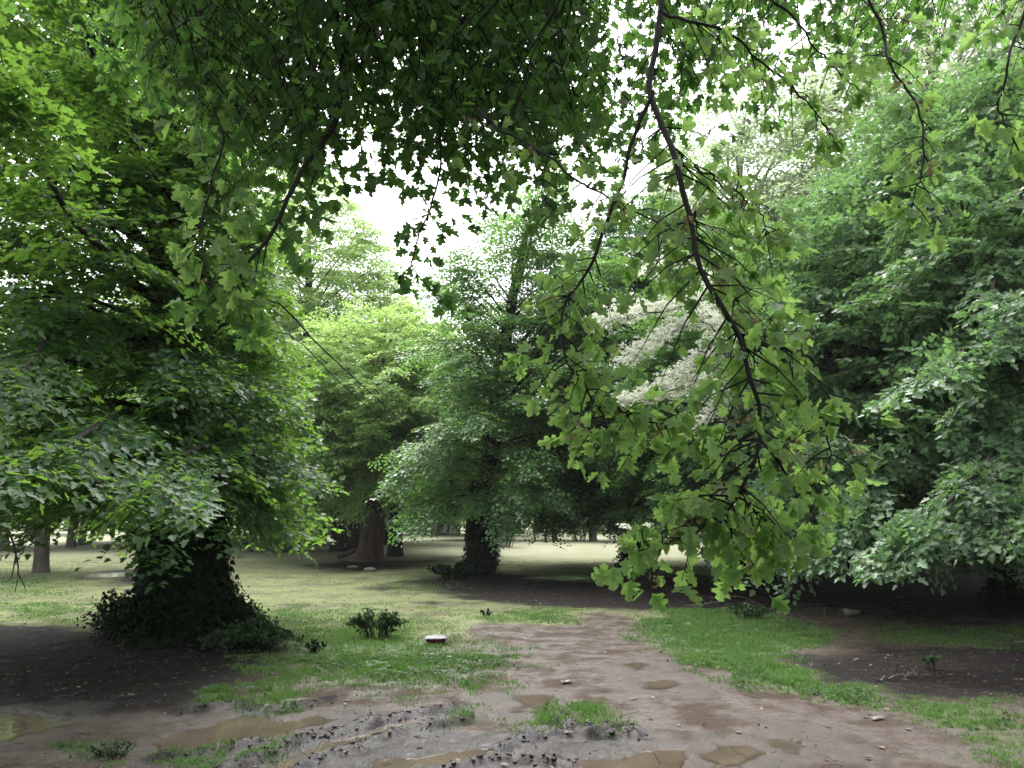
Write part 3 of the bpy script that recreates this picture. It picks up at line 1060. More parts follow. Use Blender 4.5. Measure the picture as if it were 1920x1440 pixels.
# ---- blossoming hawthorn
bH = gp(1405, 1098)
H0 = np.array([bH[0], bH[1], 0])


def blossom_part(root, branches, seed):
    g = np.random.default_rng(seed)
    mb = MB()
    o = np.array(root.location)
    for P, dens, rad in branches:
        P = [P[0]] + [np.array([0, 0, CAM_H]) + (q - np.array([0, 0, CAM_H])) * .84 for q in P[1:]]
        Pc = catmull(P, 60) - o
        n = dens
        u = g.uniform(.08, 1, n)
        i = (u * 59).astype(int)
        n = int(n * 1.25)
        u = g.uniform(.08, 1, n)
        i = (u * 59).astype(int)
        c = Pc[i] + g.normal(0, rad * .9, (n, 3)) * [1, 1, .7] + [0, 0, rad * .4]
        tube(mb, Pc, np.linspace(.022, .005, 60), 5, 1)
        # each cluster: a domed corymb of about sixteen five petalled flowers drawn as tilted leaflets
        for k in range(16):
            off = g.normal(0, .032, (n, 3))
            off[:, 2] = np.abs(off[:, 2]) * .7
            nr = unit(off + [0, -.01, .035]) + g.normal(0, .2, (n, 3))
            dr = g.normal(0, 1, (n, 3))
            add_leaves(mb, c + off, dr, nr, g.uniform(.024, .038, n), 'ovate', 0, g.random(n), 2.2)
    return mb.build('blossom', [M['blossom'], M['bark_twig']], root)


haw = grow_tree('hawthorn_tree', bH, 9.3, .19, [(1.3, 2.6), (2.6, 3.5), (4.2, 3.5), (6, 2.8), (8, 1.6), (9.4, .3)], 140,
    M['leaf_horn'], M['bark_dark'], .065, 'maple', 54, 'hawthorn with drooping sprays of white blossom behind the hanging branch', lean=(-.3, 0), fill=900, roll=.5, nrand=.5,
    spray_len=.8, spray_gap=.2, fork=1.4, droop=.3, flare=1.5, wide=1.0)
blossom_part(haw, [
    ([H0 + [0, .1, 4.6], at(1330, 590, 16.6), at(1240, 585, 16.0), at(1165, 595, 15.6), at(1110, 620, 15.4)], 330, .13),
    ([H0 + [0, .1, 4.4], at(1340, 620, 16.2), at(1270, 620, 15.8), at(1210, 655, 15.5), at(1160, 690, 15.3)], 300, .12),
    ([H0 + [0, .1, 4.0], at(1370, 650, 16.2), at(1310, 670, 15.8), at(1270, 710, 15.6), at(1240, 735, 15.5)], 180, .12),
    ([H0 + [0, .1, 3.6], at(1340, 720, 16.4), at(1270, 735, 15.9), at(1210, 748, 15.6), at(1165, 760, 15.5)], 240, .11),
    ([H0 + [0, .1, 3.4], at(1360, 760, 16.2), at(1320, 790, 15.9), at(1280, 820, 15.8)], 110, .12),
    ([H0 + [0, .1, 5.6], at(1320, 520, 16.4), at(1260, 500, 16), at(1200, 520, 15.8)], 110, .12),
    ([H0 + [0, .1, 2.5], at(1330, 960, 16.2), at(1240, 985, 15.6), at(1150, 1000, 15.2)], 22, .07),
    ([H0 + [0, .1, 3.2], at(1480, 850, 16), at(1560, 870, 15.2), at(1620, 900, 14.8)], 110, .12),
], 7)

# ---- big maple on the right
bE = gp(1925, 1126)
E0 = np.array([bE[0], bE[1], 0])
grow_tree('maple_tree', bE, 11.2, .45, [(1.05, 4.3), (1.5, 5.2), (3.6, 5.2), (5.2, 4.7), (7.0, 3.9), (8.6, 2.7), (10, 1.5), (11.2, .3)], 215,
    M['leaf_maple'], M['bark_dark'], .105, 'maple', 65, 'wide dark tree along the right edge with pale glossy leaves hanging low', lean=(-.2, 0),
    spray_len=1.2, spray_gap=.29, fork=1.8, droop=.26, flare=1.6, ivy=3000, limb_scale=.6, asym=(215, .14), zjit=.3, fill=2300, roll=.5, nrand=.5, rvar=(.55, 1.25),
    extra=[
        ([E0 + [0, 0, 4.4], at(1850, 640, 11.5), at(1780, 680, 9.8), at(1720, 720, 9.0)], .05, 26, .8),
        ([E0 + [0, 0, 3.4], at(1880, 820, 11.5), at(1840, 880, 9.8), at(1760, 960, 8.9), at(1700, 1020, 8.6)], .05, 34, .8),
        ([E0 + [0, 0, 3.0], at(1990, 850, 10.5), at(1930, 920, 9.4), at(1880, 980, 8.8)], .05, 34, .8),
        ([E0 + [0, 0, 3.4], at(1700, 850, 12.2), at(1620, 930, 11.2), at(1570, 1010, 10.6)], .05, 30, .8),
        ([E0 + [0, 0, 6.4], at(1900, 480, 12.0), at(1860, 540, 10.4), at(1900, 620, 9.4)], .05, 28, .8),
    ])

# ---- brown barked pollard group further back
bB = gp(692, 1052)
grow_tree('lime_tree', bB, 10.2, .50, [(2.3, 3.0), (3.2, 4.3), (5.2, 4.9), (7.2, 4.4), (8.9, 2.8), (10.3, .4)], 150,
    M['leaf_bright'], M['bark_brown'], .125, 'ovate', 76, 'yellow green tree with very thick reddish brown ridged trunk', lean=(.5, .3),
    spray_len=1.2, spray_gap=.32, fork=2.5, droop=.30, flare=1.25, templ=TEMPL, wide=1.3, trunk_sides=32, flute=.28, limb_scale=.8, fill=500, rvar=(.5, 1.25),
    extra=[([at(692, 900, 30.4), at(650, 880, 29), at(610, 920, 28), at(590, 970, 27.5)], .06, 26, 1.1),
           ([at(692, 880, 30.4), at(690, 860, 28.6), at(680, 900, 27.4), at(670, 950, 27.0)], .06, 26, 1.0),
           ([at(692, 880, 30.4), at(740, 860, 29), at(780, 900, 28), at(790, 950, 27.8)], .06, 26, 1.1),
           ([at(692, 860, 30.4), at(720, 820, 28), at(740, 850, 26.8), at(735, 900, 26.4)], .06, 26, 1.1)])

# ---- background kinds
far_kinds = {}
far_kinds['tall'] = grow_tree('broadleaf_tree', gp(548, 1036), 19, .42, [(2.6, 3.2), (4.5, 4.6), (8, 5.2), (12, 4.6), (16, 3.0), (19.2, .5)], 96,
    M['leaf_bright'], M['bark_dark'], .15, 'ovate', 87, 'tall light green tree behind the left tree, slim trunk in the far grass', spray_len=1.6, spray_gap=.5, fill=1300, fork=3.0, templ=TEMPL, wide=1.3, keep=1.0, limb_scale=.6, group='trees in the background')
far_kinds['pale'] = grow_tree('broadleaf_tree', gp(1830, 1066), 22, .45, [(4, 4.5), (7, 6), (12, 6), (16, 5.2), (20, 3.4), (22.3, .8)], 130,
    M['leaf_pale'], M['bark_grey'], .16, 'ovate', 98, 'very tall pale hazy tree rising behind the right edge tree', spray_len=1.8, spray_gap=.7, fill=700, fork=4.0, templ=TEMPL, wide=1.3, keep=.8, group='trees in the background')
far_kinds['round'] = grow_tree('broadleaf_tree', gp(632, 1034), 11, .34, [(2.0, 2.6), (3.5, 4.0), (6, 4.2), (8.5, 3.0), (11, .5)], 70,
    M['leaf_bright'], M['bark_dark'], .15, 'ovate', 109, 'green tree with dark trunk just left of the thick brown trunk', spray_len=1.5, spray_gap=.6, fill=400, fork=2.3, templ=TEMPL, wide=1.3, keep=.8, group='trees in the background')
far_kinds['dark'] = grow_tree('broadleaf_tree', gp(77, 1072), 9.5, .21, [(2.0, 2.4), (3.2, 3.6), (5.5, 3.8), (7.5, 2.6), (9.5, .5)], 66,
    M['leaf_horn'], M['bark_grey'], .11, 'ovate', 110, 'small tree with slim grey trunk on the lawn at far left', spray_len=1.2, spray_gap=.5, fork=2.2, templ=TEMPL, wide=1.3, group='trees in the background', flare=1.7)
far_kinds['bare'] = grow_tree('broadleaf_tree', gp(742, 1014), 20, .34, [(5, 3.5), (9, 5.0), (14, 4.6), (18, 3.0), (20.5, .6)], 150,
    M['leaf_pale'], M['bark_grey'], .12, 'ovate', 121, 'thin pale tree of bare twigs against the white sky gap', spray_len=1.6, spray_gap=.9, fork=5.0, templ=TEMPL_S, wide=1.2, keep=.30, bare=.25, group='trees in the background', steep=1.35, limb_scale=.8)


def put(kind, px, py, sc, rz, label, scz=None):
    x, y = gp(px, py)
    s = (sc, sc, scz if scz else sc)
    return copy_tree(far_kinds[kind], (x, y, gz(x, y) - .03), rz, s, label)


put('round', 742, 1043, .95, 2.1, 'green tree with dark trunk just right of the thick brown trunk')
put('round', 660, 1034, .9, 4.0, 'slender dark trunked tree squeezed beside the thick brown trunk')
put('dark', 5, 1032, 1.25, 1.0, 'broad dark trunked tree cut by the left picture edge')
put('dark', 132, 1026, 1.2, 2.6, 'tree with dark trunk behind the slim grey trunk at left')
put('dark', 152, 1022, 1.1, 4.4, 'second of the paired dark trunks behind the lawn at left')
put('dark', 1040, 1012, 1.0, 5.2, 'small tree with thin straight trunk alone on the far lawn', 1.0)
put('dark', 1112, 1014, 1.3, .6, 'bushy tree with two pale stems in front of the far bank')
put('round', 400, 1024, 1.3, .9, 'green tree seen behind the ivy trunk at left')
put('round', 250, 1016, 1.5, 3.3, 'dark green tree filling the far edge at left')
put('tall', -260, 1030, 1.0, 1.7, 'tall tree out beyond the left picture edge')
put('tall', 330, 1016, 1.15, 3.5, 'tall light tree far behind the left tree')
put('tall', 1330, 1014, 1.0, 5.0, 'tall tree far behind the white blossom')
put('tall', 1560, 1020, 1.0, 2.2, 'tall green tree behind the right edge tree', 1.05)
put('pale', 1430, 1052, .86, 4.1, 'pale hazy tree top right of the middle tree')
put('tall', 640, 1018, .9, 4.4, 'light green tree in the gap above the thick brown trunk', .72)
put('round', 730, 1022, 1.25, 5.1, 'soft light green crown right behind the thick brown trunk')
put('pale', 2250, 1066, 1.0, 2.0, 'pale tall tree beyond the right picture edge')
put('round', 600, 1020, 1.1, 2.9, 'bright tree in the gap left of the thick brown trunk')
put('tall', 880, 1012, .8, .2, 'light green tree rising behind the middle tree', .75)
put('tall', 480, 1014, 1.05, 5.9, 'light green tree glimpsed above the lawn between left tree and brown trunk')
put('round', 905, 1004, 1.7, 1.1, 'pale green tree far behind the middle tree trunk')
put('round', 780, 1000, 1.5, 2.7, 'pale round tree in the far distance at the centre')
put('round', 700, 1001, 1.6, 5.7, 'far tree behind the thick brown trunk')
put('round', 575, 1000, 1.8, .3, 'far green tree behind the grey board fence left end')
put('round', 480, 1003, 1.8, 3.9, 'far green tree at the back of the lawn at left')
put('round', 1010, 998, 1.6, 4.7, 'far tree at the end of the lawn right of the middle trunk')
put('round', 1120, 996, 1.9, 2.4, 'far tree beyond the pale bank')
put('round', 1260, 1000, 1.9, 1.9, 'far tree behind the dark tree')
put('round', 60, 1002, 1.8, 5.0, 'far tree at the back of the lawn at far left')

# ------------------------------------------------------------------ far wood edge
def far_wood():
    g = np.random.default_rng(8)
    mb = MB()
    n = 60000
    x = g.uniform(-120, 120, n)
    ht = 3.5 + 6 * fbm(x * .12, x * 0, 4, 4)
    z = ht * g.random(n) ** .8
    y = 96 + g.uniform(0, 7, n) + 5 * fbm(x * .05, x * 0 + 3, 6, 2) + z * .25
    kk = np.abs(x) < 130
    P = np.stack([x, y, z], 1)[kk]
    m = len(P)
    add_leaves(mb, P, g.normal(0, 1, (m, 3)), g.normal(0, .7, (m, 3)) + [0, -.3, .8], g.uniform(.35, .75, m), 'ovate', 0, g.random(m), 1.4)
    tag(mb.build('far_wood', M['leaf_horn']), 'unbroken green wood edge closing the far side of the lawn', 'wood', kind='stuff')


far_wood()

# ------------------------------------------------------------------ foreground overhanging tree
rngF = np.random.default_rng(5)
fg_root = empty('overhanging_tree', (-1.6, -3.6, gz(-1.6, -3.6) - .02), 'near tree whose dark lobed leaf canopy and hanging branches cover the top', 'tree')
FO = np.array(fg_root.location)


def lobed_cluster(mb, P, Dm, n_each, size, spread, mat=0, flowers=0, down=.5, normal_bias=None):
    """rosettes of lobed leaves at points P with growth directions Dm"""
    k = len(P)
    if k == 0: return
    for j in range(n_each):
        a = rngF.uniform(0, 2 * np.pi, k)
        u = unit(np.cross(Dm, rngF.normal(0, 1, (k, 3))))
        v = np.cross(Dm, u)
        rad = np.cos(a)[:, None] * u + np.sin(a)[:, None] * v
        d = unit(Dm * rngF.uniform(.1, .8, (k, 1)) + rad * .9 + [0, 0, -down])
        # leaf blade faces mostly up and outward, flat sides swing with the twig
        nb = rngF.normal(0, .55, (k, 3)) + ([0, -.55, .55] if normal_bias is None else normal_bias)
        add_leaves(mb, P + d * .015, d, nb, size * rngF.uniform(.62, 1.15, k), 'lobed' if j % 2 else 'lobed2', mat, np.clip(rngF.normal(.5, .25, k), 0, 1), rngF.uniform(.85, 1.15), rngF.normal(.2, .22, k))
    if flowers:
        ii = np.nonzero(rngF.random(k) < flowers)[0]
        for j in range(14):
            q = P[ii] + Dm[ii] * .02 + rngF.normal(0, .016, (len(ii), 3)) + [0, 0, -.01]
            add_leaves(mb, q, rngF.normal(0, 1, (len(ii), 3)), rngF.normal(0, 1, (len(ii), 3)), rngF.uniform(.010, .018, len(ii)), 'ovate', 2, rngF.random(len(ii)), 1.8)


def hanging_branch(path, r0, r1, n_tw, tw_len, per, size, label=None, t0=0.0, flowers=.07, two_sided=True, bend=.5, leafstart=0.0, spread=1.0, leafm='leaf_lobed'):
    """path: list of (px, py, Y) points of the branch in the place"""
    P = catmull([at(*p) for p in path], 44)
    wig = np.stack([fbm(np.linspace(0, 9, 44), np.full(44, r0 * 999 + k), 61 + k, 3) - .5 for k in range(3)], 1) * .045
    P = P + wig - FO
    wood, lv = MB(), MB()
    t = np.linspace(0, 1, 44)
    tube(wood, P, r0 + (r1 - r0) * t, 7, 0, .12, int(r0 * 1000))
    u = leafstart + (1 - leafstart) * np.sort(rngF.random(n_tw))
    i = np.clip((u * 43).astype(int), 0, 42)
    T = unit(np.gradient(P, axis=0))[i]
    base = P[i]
    sgn = np.where(np.arange(n_tw) % 2, 1, -1)
    lat = unit(np.cross(T, np.tile([0, 1.0, 0], (n_tw, 1)))) * sgn[:, None]
    d = unit(lat * rngF.uniform(.5, 1.1, (n_tw, 1)) + T * rngF.uniform(.2, .9, (n_tw, 1)) + rngF.normal(0, .35, (n_tw, 3)) * [.4, 1, .4] + [0, .3, 0])
    L = tw_len * rngF.uniform(.35, 1.2, n_tw) * (1 - .35 * u)
    mid = base + d * L[:, None] * .5
    end = base + d * L[:, None] - np.stack([0 * L, 0 * L, bend * L * .45], 1)
    twigs(wood, base, mid, end, .0022 + .004 * r0 / .01 * .3, .0010, 0)
    for f in np.linspace(.25, 1.0, per):
        q = base * (1 - f) ** 2 + 2 * mid * f * (1 - f) + end * f ** 2
        dd = unit((mid - base) * (1 - f) + (end - mid) * f + 1e-6)
        lobed_cluster(lv, q, dd, 1 if f < .99 else 3, size, spread, 0, flowers if f < .7 else 0, .75, [0, -.7, .35])
    # leaves straight on the branch and at the tip
    nn = max(4, n_tw // 3)
    ii = rngF.integers(int(leafstart * 43), 43, nn)
    lobed_cluster(lv, P[ii], unit(rngF.normal(0, 1, (nn, 3)) + [0, .8, 0]), 1, size, 1, 0, flowers * 2, .6, [0, -.7, .35])
    lobed_cluster(lv, P[-2:], unit(np.gradient(P, axis=0))[-2:], 4, size, 1)
    b = wood.build('hanging_branch', M['bark_twig'], fg_root, True)
    if label: b['label'] = label
    lv.build('leaves', [M[leafm], M['bark_twig'], M['withered']], b, veins=True)
    return b


# the long strand hanging down right of the centre
hanging_branch([(1250, -140, 2.35), (1238, 60, 2.25), (1222, 175, 2.15), (1268, 285, 2.05), (1296, 400, 2.0), (1325, 520, 1.95), (1388, 632, 1.92), (1418, 740, 1.9), (1422, 800, 1.9), (1392, 890, 1.9), (1356, 960, 1.92), (1344, 985, 1.94)],
               .0105, .0028, 72, .27, 3, .049, 'long branch of bright lobed leaves hanging almost to the ground', leafstart=.24)
hanging_branch([(1222, 175, 2.15), (1190, 260, 2.15), (1146, 385, 2.13), (1105, 490, 2.1), (1064, 560, 2.05), (1058, 640, 2.0), (1088, 710, 1.98), (1125, 770, 1.98), (1140, 800, 1.98)],
               .0066, .002, 36, .16, 3, .049, 'thinner branch hanging left of the long one', leafstart=.22)
hanging_branch([(900, 200, 2.7), (960, 260, 2.6), (1050, 318, 2.45), (1140, 372, 2.3), (1225, 412, 2.2), (1290, 470, 2.15)], .006, .0018, 20, .18, 3, .053)
hanging_branch([(1268, 285, 2.05), (1330, 330, 2.1), (1400, 380, 2.15), (1445, 440, 2.2)], .004, .0015, 20, .2, 3, .053)
hanging_branch([(1388, 632, 1.92), (1470, 650, 1.95), (1530, 690, 2.0), (1550, 770, 2.0), (1545, 860, 2.0), (1530, 915, 2.02)], .0042, .0014, 20, .15, 3, .05)
hanging_branch([(1385, 925, 1.9), (1430, 965, 1.92), (1470, 990, 1.95), (1500, 1025, 1.96)], .003, .0012, 12, .13, 3, .051)
hanging_branch([(1360, 955, 1.92), (1300, 998, 1.9), (1240, 1018, 1.9), (1195, 1022, 1.9)], .003, .0012, 13, .12, 3, .053)
hanging_branch([(1150, 760, 1.98), (1230, 790, 1.97), (1300, 820, 1.95)], .0026, .001, 12, .13, 3, .051)
hanging_branch([(1300, 405, 2.0), (1330, 470, 2.0), (1370, 560, 2.02), (1440, 600, 2.05)], .003, .001, 12, .16, 3, .052)
# right hand sprays
hanging_branch([(1244, 20, 2.25), (1320, 50, 2.4), (1400, 95, 2.5), (1482, 158, 2.6), (1530, 210, 2.65), (1560, 262, 2.7)], .0062, .0018, 24, .2, 3, .056, leafstart=.15)
hanging_branch([(1610, -60, 2.4), (1650, 60, 2.4), (1668, 130, 2.35), (1722, 190, 2.3), (1732, 270, 2.28), (1722, 340, 2.25), (1702, 385, 2.25)], .0052, .0016, 18, .16, 3, .056)
hanging_branch([(1960, -60, 2.2), (1905, 60, 2.15), (1876, 150, 2.1), (1880, 215, 2.1), (1915, 290, 2.1), (1950, 350, 2.1)], .005, .0016, 11, .14, 3, .058)
hanging_branch([(1420, -40, 3.0), (1500, 60, 3.0), (1560, 120, 3.0), (1610, 170, 3.0)], .006, .002, 14, .22, 3, .058)
# left hand strands
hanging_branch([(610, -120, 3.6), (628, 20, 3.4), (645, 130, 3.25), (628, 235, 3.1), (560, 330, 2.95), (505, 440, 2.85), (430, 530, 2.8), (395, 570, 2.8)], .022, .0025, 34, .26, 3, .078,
               'thick branch curving down left over the big ivy tree', leafstart=.1, leafm='leaf_shaded')
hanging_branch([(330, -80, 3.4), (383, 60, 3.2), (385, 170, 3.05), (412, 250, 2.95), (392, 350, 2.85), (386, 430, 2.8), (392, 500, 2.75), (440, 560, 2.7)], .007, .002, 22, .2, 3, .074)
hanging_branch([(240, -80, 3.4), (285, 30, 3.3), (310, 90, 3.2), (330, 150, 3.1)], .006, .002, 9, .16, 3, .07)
hanging_branch([(770, -60, 3.6), (800, 120, 3.3), (822, 240, 3.15), (815, 350, 3.05), (790, 440, 3.0), (780, 510, 2.95), (830, 570, 2.9)], .007, .002, 26, .18, 3, .06, leafm='leaf_shaded')
hanging_branch([(880, -40, 3.5), (930, 120, 3.2), (985, 200, 3.0), (1010, 300, 2.85), (1025, 400, 2.75)], .006, .002, 24, .2, 3, .06, leafm='leaf_shaded')
hanging_branch([(700, -60, 3.6), (690, 60, 3.4), (672, 150, 3.3), (690, 230, 3.2), (705, 330, 3.2)], .006, .002, 12, .16, 3, .058, leafm='leaf_shaded')
hanging_branch([(520, -60, 3.8), (545, 60, 3.6), (600, 150, 3.4), (610, 250, 3.3), (560, 400, 3.2)], .006, .002, 18, .22, 3, .068, leafm='leaf_shaded')

# main trunk, limbs and roof of leaves
tw = MB()
tp = catmull([FO + [0, 0, -.1], FO + [.05, .05, 1.2], FO + [.2, .3, 2.6], FO + [.5, .8, 4.0], FO + [.8, 1.3, 5.6], FO + [1.0, 1.6, 7.2]], 26) - FO
tube(tw, tp, np.interp(np.linspace(0, 1, 26), [0, .06, .3, 1], [.36, .27, .22, .06]), 16, 0, .1, 3, .1)
tw.build('trunk', M['bark_dark'], fg_root, True)
limb_paths = [
    [tp[14] + FO, (-1.6, .4, 4.6), at(560, -160, 3.9), at(610, -120, 3.6)],
    [tp[14] + FO, (-.2, .2, 4.7), at(1150, -300, 2.6), at(1250, -140, 2.35)],
    [tp[16] + FO, (1.2, .6, 5.0), at(1700, -300, 2.9), at(1960, -60, 2.2)],
    [tp[12] + FO, (-2.6, .4, 4.2), at(150, -200, 3.8), at(240, -80, 3.4)],
    [tp[16] + FO, (-.7, .8, 5.0), at(820, -240, 4.0), at(770, -60, 3.6)],
    [tp[16] + FO, (.4, .8, 5.0), at(1450, -260, 3.2), at(1610, -60, 2.4)],
    [tp[13] + FO, (-3.4, -1.5, 4.6), (-5.2, .2, 4.9)],
    [tp[15] + FO, (1.2, -1.6, 5.4), (3.0, -.4, 5.2)],
    [tp[12] + FO, (-1.8, -5.4, 4.8), (-2.6, -7, 4.6)],
    [tp[13] + FO, (.6, -4.8, 4.9), (2.2, -6, 4.8)],
    [tp[20] + FO, (-1.2, .2, 6.3), (-1.8, 2.2, 6.1), (-2.2, 3.6, 5.4)],
    [tp[20] + FO, (.2, .4, 6.4), (.2, 2.2, 6.0), (.3, 3.4, 5.2)],
]
limb_pts = []
for lp in limb_paths:
    b = MB()
    P = catmull(np.array([np.asarray(v, float) for v in lp]), 30)
    limb_pts.append(P)
    tube(b, P - FO, np.linspace(.075, .018, 30), 8, 0, .08, 5)
    b.build('limb', M['bark_dark'], fg_root, True)
limb_pts = np.vstack(limb_pts)

cr = MB()


def in_poly(P, x, y):
    return sdf(np.array(P, float), x, y) < 0


ROOF = [(215, -120), (1510, -120), (1500, 60), (1480, 200), (1390, 130), (1320, 150), (1270, 235), (1180, 262), (1080, 235), (985, 245), (930, 300), (870, 350), (820, 290), (770, 235), (700, 210), (660, 235), (610, 300), (520, 330), (440, 300), (405, 250), (375, 170), (270, 90), (235, 0)]
n0 = 6200
cx = rngF.uniform(225, 1520, n0)
cy = rngF.uniform(-260, 450, n0)
okm = in_poly(ROOF, cx, cy) | ((cy < -60) & (cx > 260))
dens = np.where(cx > 1080, .36, np.where(cy > 250, .42, 1.0))
dens = dens * np.clip(.25 + 1.5 * smooth(.36, .56, fbm(cx / 75, cy / 75, 44, 3)), 0, 1)
okm &= rngF.random(n0) < dens
cx, cy = cx[okm], cy[okm]
cY = rngF.uniform(2.9, 5.2, len(cx))
pts = np.array([at(a, b, c) for a, b, c in zip(cx, cy, cY)])
# roof out of the picture, above and behind the camera
n1 = 1500
nr_ = 230
rx_, ry_ = rngF.uniform(1480, 1960, nr_), rngF.uniform(-160, 170, nr_)
kr_ = (ry_ < 60 + 60 * np.sin(rx_ * .02)) & ~((rx_ < 1530) & (ry_ > -40))
pts = np.vstack([pts, np.array([at(a, b, c) for a, b, c in zip(rx_[kr_], ry_[kr_], rngF.uniform(2.8, 4.6, kr_.sum()))])])
roof = np.stack([rngF.uniform(-5.5, .3, n1), rngF.uniform(-6, 1.6, n1), rngF.uniform(3.9, 6.6, n1)], 1)
n2 = 1500
roof = np.vstack([roof, np.stack([rngF.uniform(-2.9, .35, n2), rngF.uniform(1.8, 5.2, n2), rngF.uniform(4.5, 6.6, n2)], 1)])
pts = np.vstack([pts, roof])
# unseen skirt of foliage added behind and beside the viewer to block light
n3 = 3600
sa = rngF.uniform(R(158), R(372), n3)
sr = rngF.uniform(4.6, 6.6, n3)
pts = np.vstack([pts, np.stack([-.6 + np.cos(sa) * sr, -2.4 + np.sin(sa) * sr, rngF.uniform(1.0, 5.2, n3)], 1)])
hang = rngF.uniform(.22, .5, len(pts))
az = rngF.uniform(0, 2 * np.pi, len(pts))
hd = unit(np.stack([np.cos(az) * .7, np.abs(np.sin(az)) * .5 + .1, -rngF.uniform(.3, 1.2, len(pts))], 1))
st = pts - hd * hang[:, None] * .6
md = pts + [0, 0, .02]
en = pts + hd * hang[:, None] * .5 - [0, 0, .05]
twigs(cr, st - FO, md - FO, en - FO, .0035, .0012, 1)
for f, k in ((.12, 1), (.4, 2), (.7, 2), (1.0, 3)):
    q = st * (1 - f) ** 2 + 2 * md * f * (1 - f) + en * f ** 2
    lobed_cluster(cr, q - FO + rngF.normal(0, .02, q.shape), hd, k, .064, 1, 0, 0, .35, [0, -.15, .9])
# connecting twigs back to the limbs
sel = rngF.permutation(len(pts))[:700]
A_ = st[sel]
dist = np.linalg.norm(A_[:, None, :] - limb_pts[None], axis=2)
near = limb_pts[dist.argmin(1)]
twigs(cr, near - FO, (near + A_) / 2 + [0, 0, .15] - FO, A_ - FO, .009, .0035, 1)
cr.build('crown', [M['leaf_shaded'], M['bark_twig'], M['withered']], fg_root, veins=True)

# ------------------------------------------------------------------ small plants
def leafy_plant(name, loc, rx, ry, h, n, size, leaf, label, cat, seed, shape='ovate', stems=14, group=None, cone=0):
    g = np.random.default_rng(seed)
    x, y = loc
    z = gz(x, y)
    root = empty(name, (x, y, z), label, cat, group)
    lv, stm = MB(), MB()
    T = []
    for k in range(stems):
        a = g.uniform(0, 2 * np.pi)
        r = math.sqrt(g.random())
        tip = np.array([math.cos(a) * rx * r, math.sin(a) * ry * r, h * ((1 - .9 * r) if cone else (1 - .55 * r ** 1.6)) * g.uniform(.65, 1.1) + .04])
        b0 = np.array([tip[0] * .35, tip[1] * .35, -.02])
        P = catmull([b0, (b0 + tip) / 2 + [0, 0, h * .22], tip], 8)
        tube(stm, P, np.linspace(.008, .002, 8) * (.6 + h), 4)
        T.append(P)
    T = np.array(T)
    w_ = g.integers(0, stems, n)
    u = g.uniform(.15, 1, n) ** .7
    i = np.clip((u * 7).astype(int), 0, 6)
    f = (u * 7 - i)[:, None]
    P = T[w_, i] * (1 - f) + T[w_, i + 1] * f + g.normal(0, .06, (n, 3)) * [rx, ry, h * .8]
    P[:, 2] = np.maximum(P[:, 2], .01)
    d = g.normal(0, 1, (n, 3)) + [0, 0, -.1]
    nn = np.tile([0, 0, 1.0], (n, 1)) + g.normal(0, .5, (n, 3))
    add_leaves(lv, P, d, nn, size * g.uniform(.6, 1.2, n), shape, 0, g.random(n), 1.3)
    stm.build('stem', M['bark_twig'], root, True)
    lv.build('leaves', leaf, root)
    return root


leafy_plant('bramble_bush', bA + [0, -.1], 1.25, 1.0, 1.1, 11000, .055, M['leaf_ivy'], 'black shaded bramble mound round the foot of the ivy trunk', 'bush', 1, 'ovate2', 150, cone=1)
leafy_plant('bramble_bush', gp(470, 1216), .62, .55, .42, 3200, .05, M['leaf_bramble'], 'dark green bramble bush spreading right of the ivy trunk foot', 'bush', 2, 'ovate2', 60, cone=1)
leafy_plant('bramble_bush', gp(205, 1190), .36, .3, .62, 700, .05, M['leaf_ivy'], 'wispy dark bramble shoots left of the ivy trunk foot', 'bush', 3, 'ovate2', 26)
leafy_plant('weed_plant', gp(708, 1196), .40, .3, .36, 900, .055, M['leaf_bramble'], 'small dark green leafy weed on the grass left of the carton', 'plant', 4, 'ovate2', 26)
leafy_plant('weed_plant', gp(590, 1222), .14, .12, .13, 160, .04, M['leaf_ivy'], 'low dark tuft on the grass beside the bramble bush', 'plant', 5, 'ovate2', 9)
leafy_plant('bramble_bush', gp(850, 1086), .9, .6, .42, 1100, .08, M['leaf_ivy'], 'dark low growth left of the middle trunk foot', 'bush', 6, 'ovate2', 30)
leafy_plant('shrub', gp(943, 1026), 1.5, 1.2, 2.2, 2600, .12, M['leaf_dark'], 'dark rounded shrub just right of the middle trunk on the far lawn', 'shrub', 7, 'ovate2', 30)
leafy_plant('shrub', gp(1090, 1014), 1.8, 1.2, 2.0, 1800, .13, M['leaf_horn'], 'low green shrub in front of the pale bank', 'shrub', 8, 'ovate2', 26)
leafy_plant('shrub', gp(500, 1034), 2.6, 1.0, 1.0, 2400, .12, M['leaf_dark'], 'low dark shrub on the lawn right of the ivy trunk', 'shrub', 9, 'ovate2', 40)
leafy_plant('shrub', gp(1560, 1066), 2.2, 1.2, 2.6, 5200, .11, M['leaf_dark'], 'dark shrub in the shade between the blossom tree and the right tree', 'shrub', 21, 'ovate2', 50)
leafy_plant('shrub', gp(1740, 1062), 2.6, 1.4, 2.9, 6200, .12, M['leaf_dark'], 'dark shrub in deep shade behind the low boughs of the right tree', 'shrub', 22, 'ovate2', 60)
leafy_plant('weed_plant', gp(911, 1157), .10, .09, .10, 90, .04, M['leaf_ivy'], 'tiny dark tuft at the muddy edge below the middle tree', 'plant', 10, 'ovate2', 6)
leafy_plant('weed_plant', gp(1400, 1160), .42, .25, .22, 500, .05, M['leaf_bramble'], 'dark leafy weed on the bright green grass patch', 'plant', 12, 'ovate2', 20)
leafy_plant('weed_plant', gp(215, 1418), .2, .12, .07, 130, .028, M['leaf_bramble'], 'small seedlings in the mud at the lower left', 'plant', 13, 'ovate2', 16)
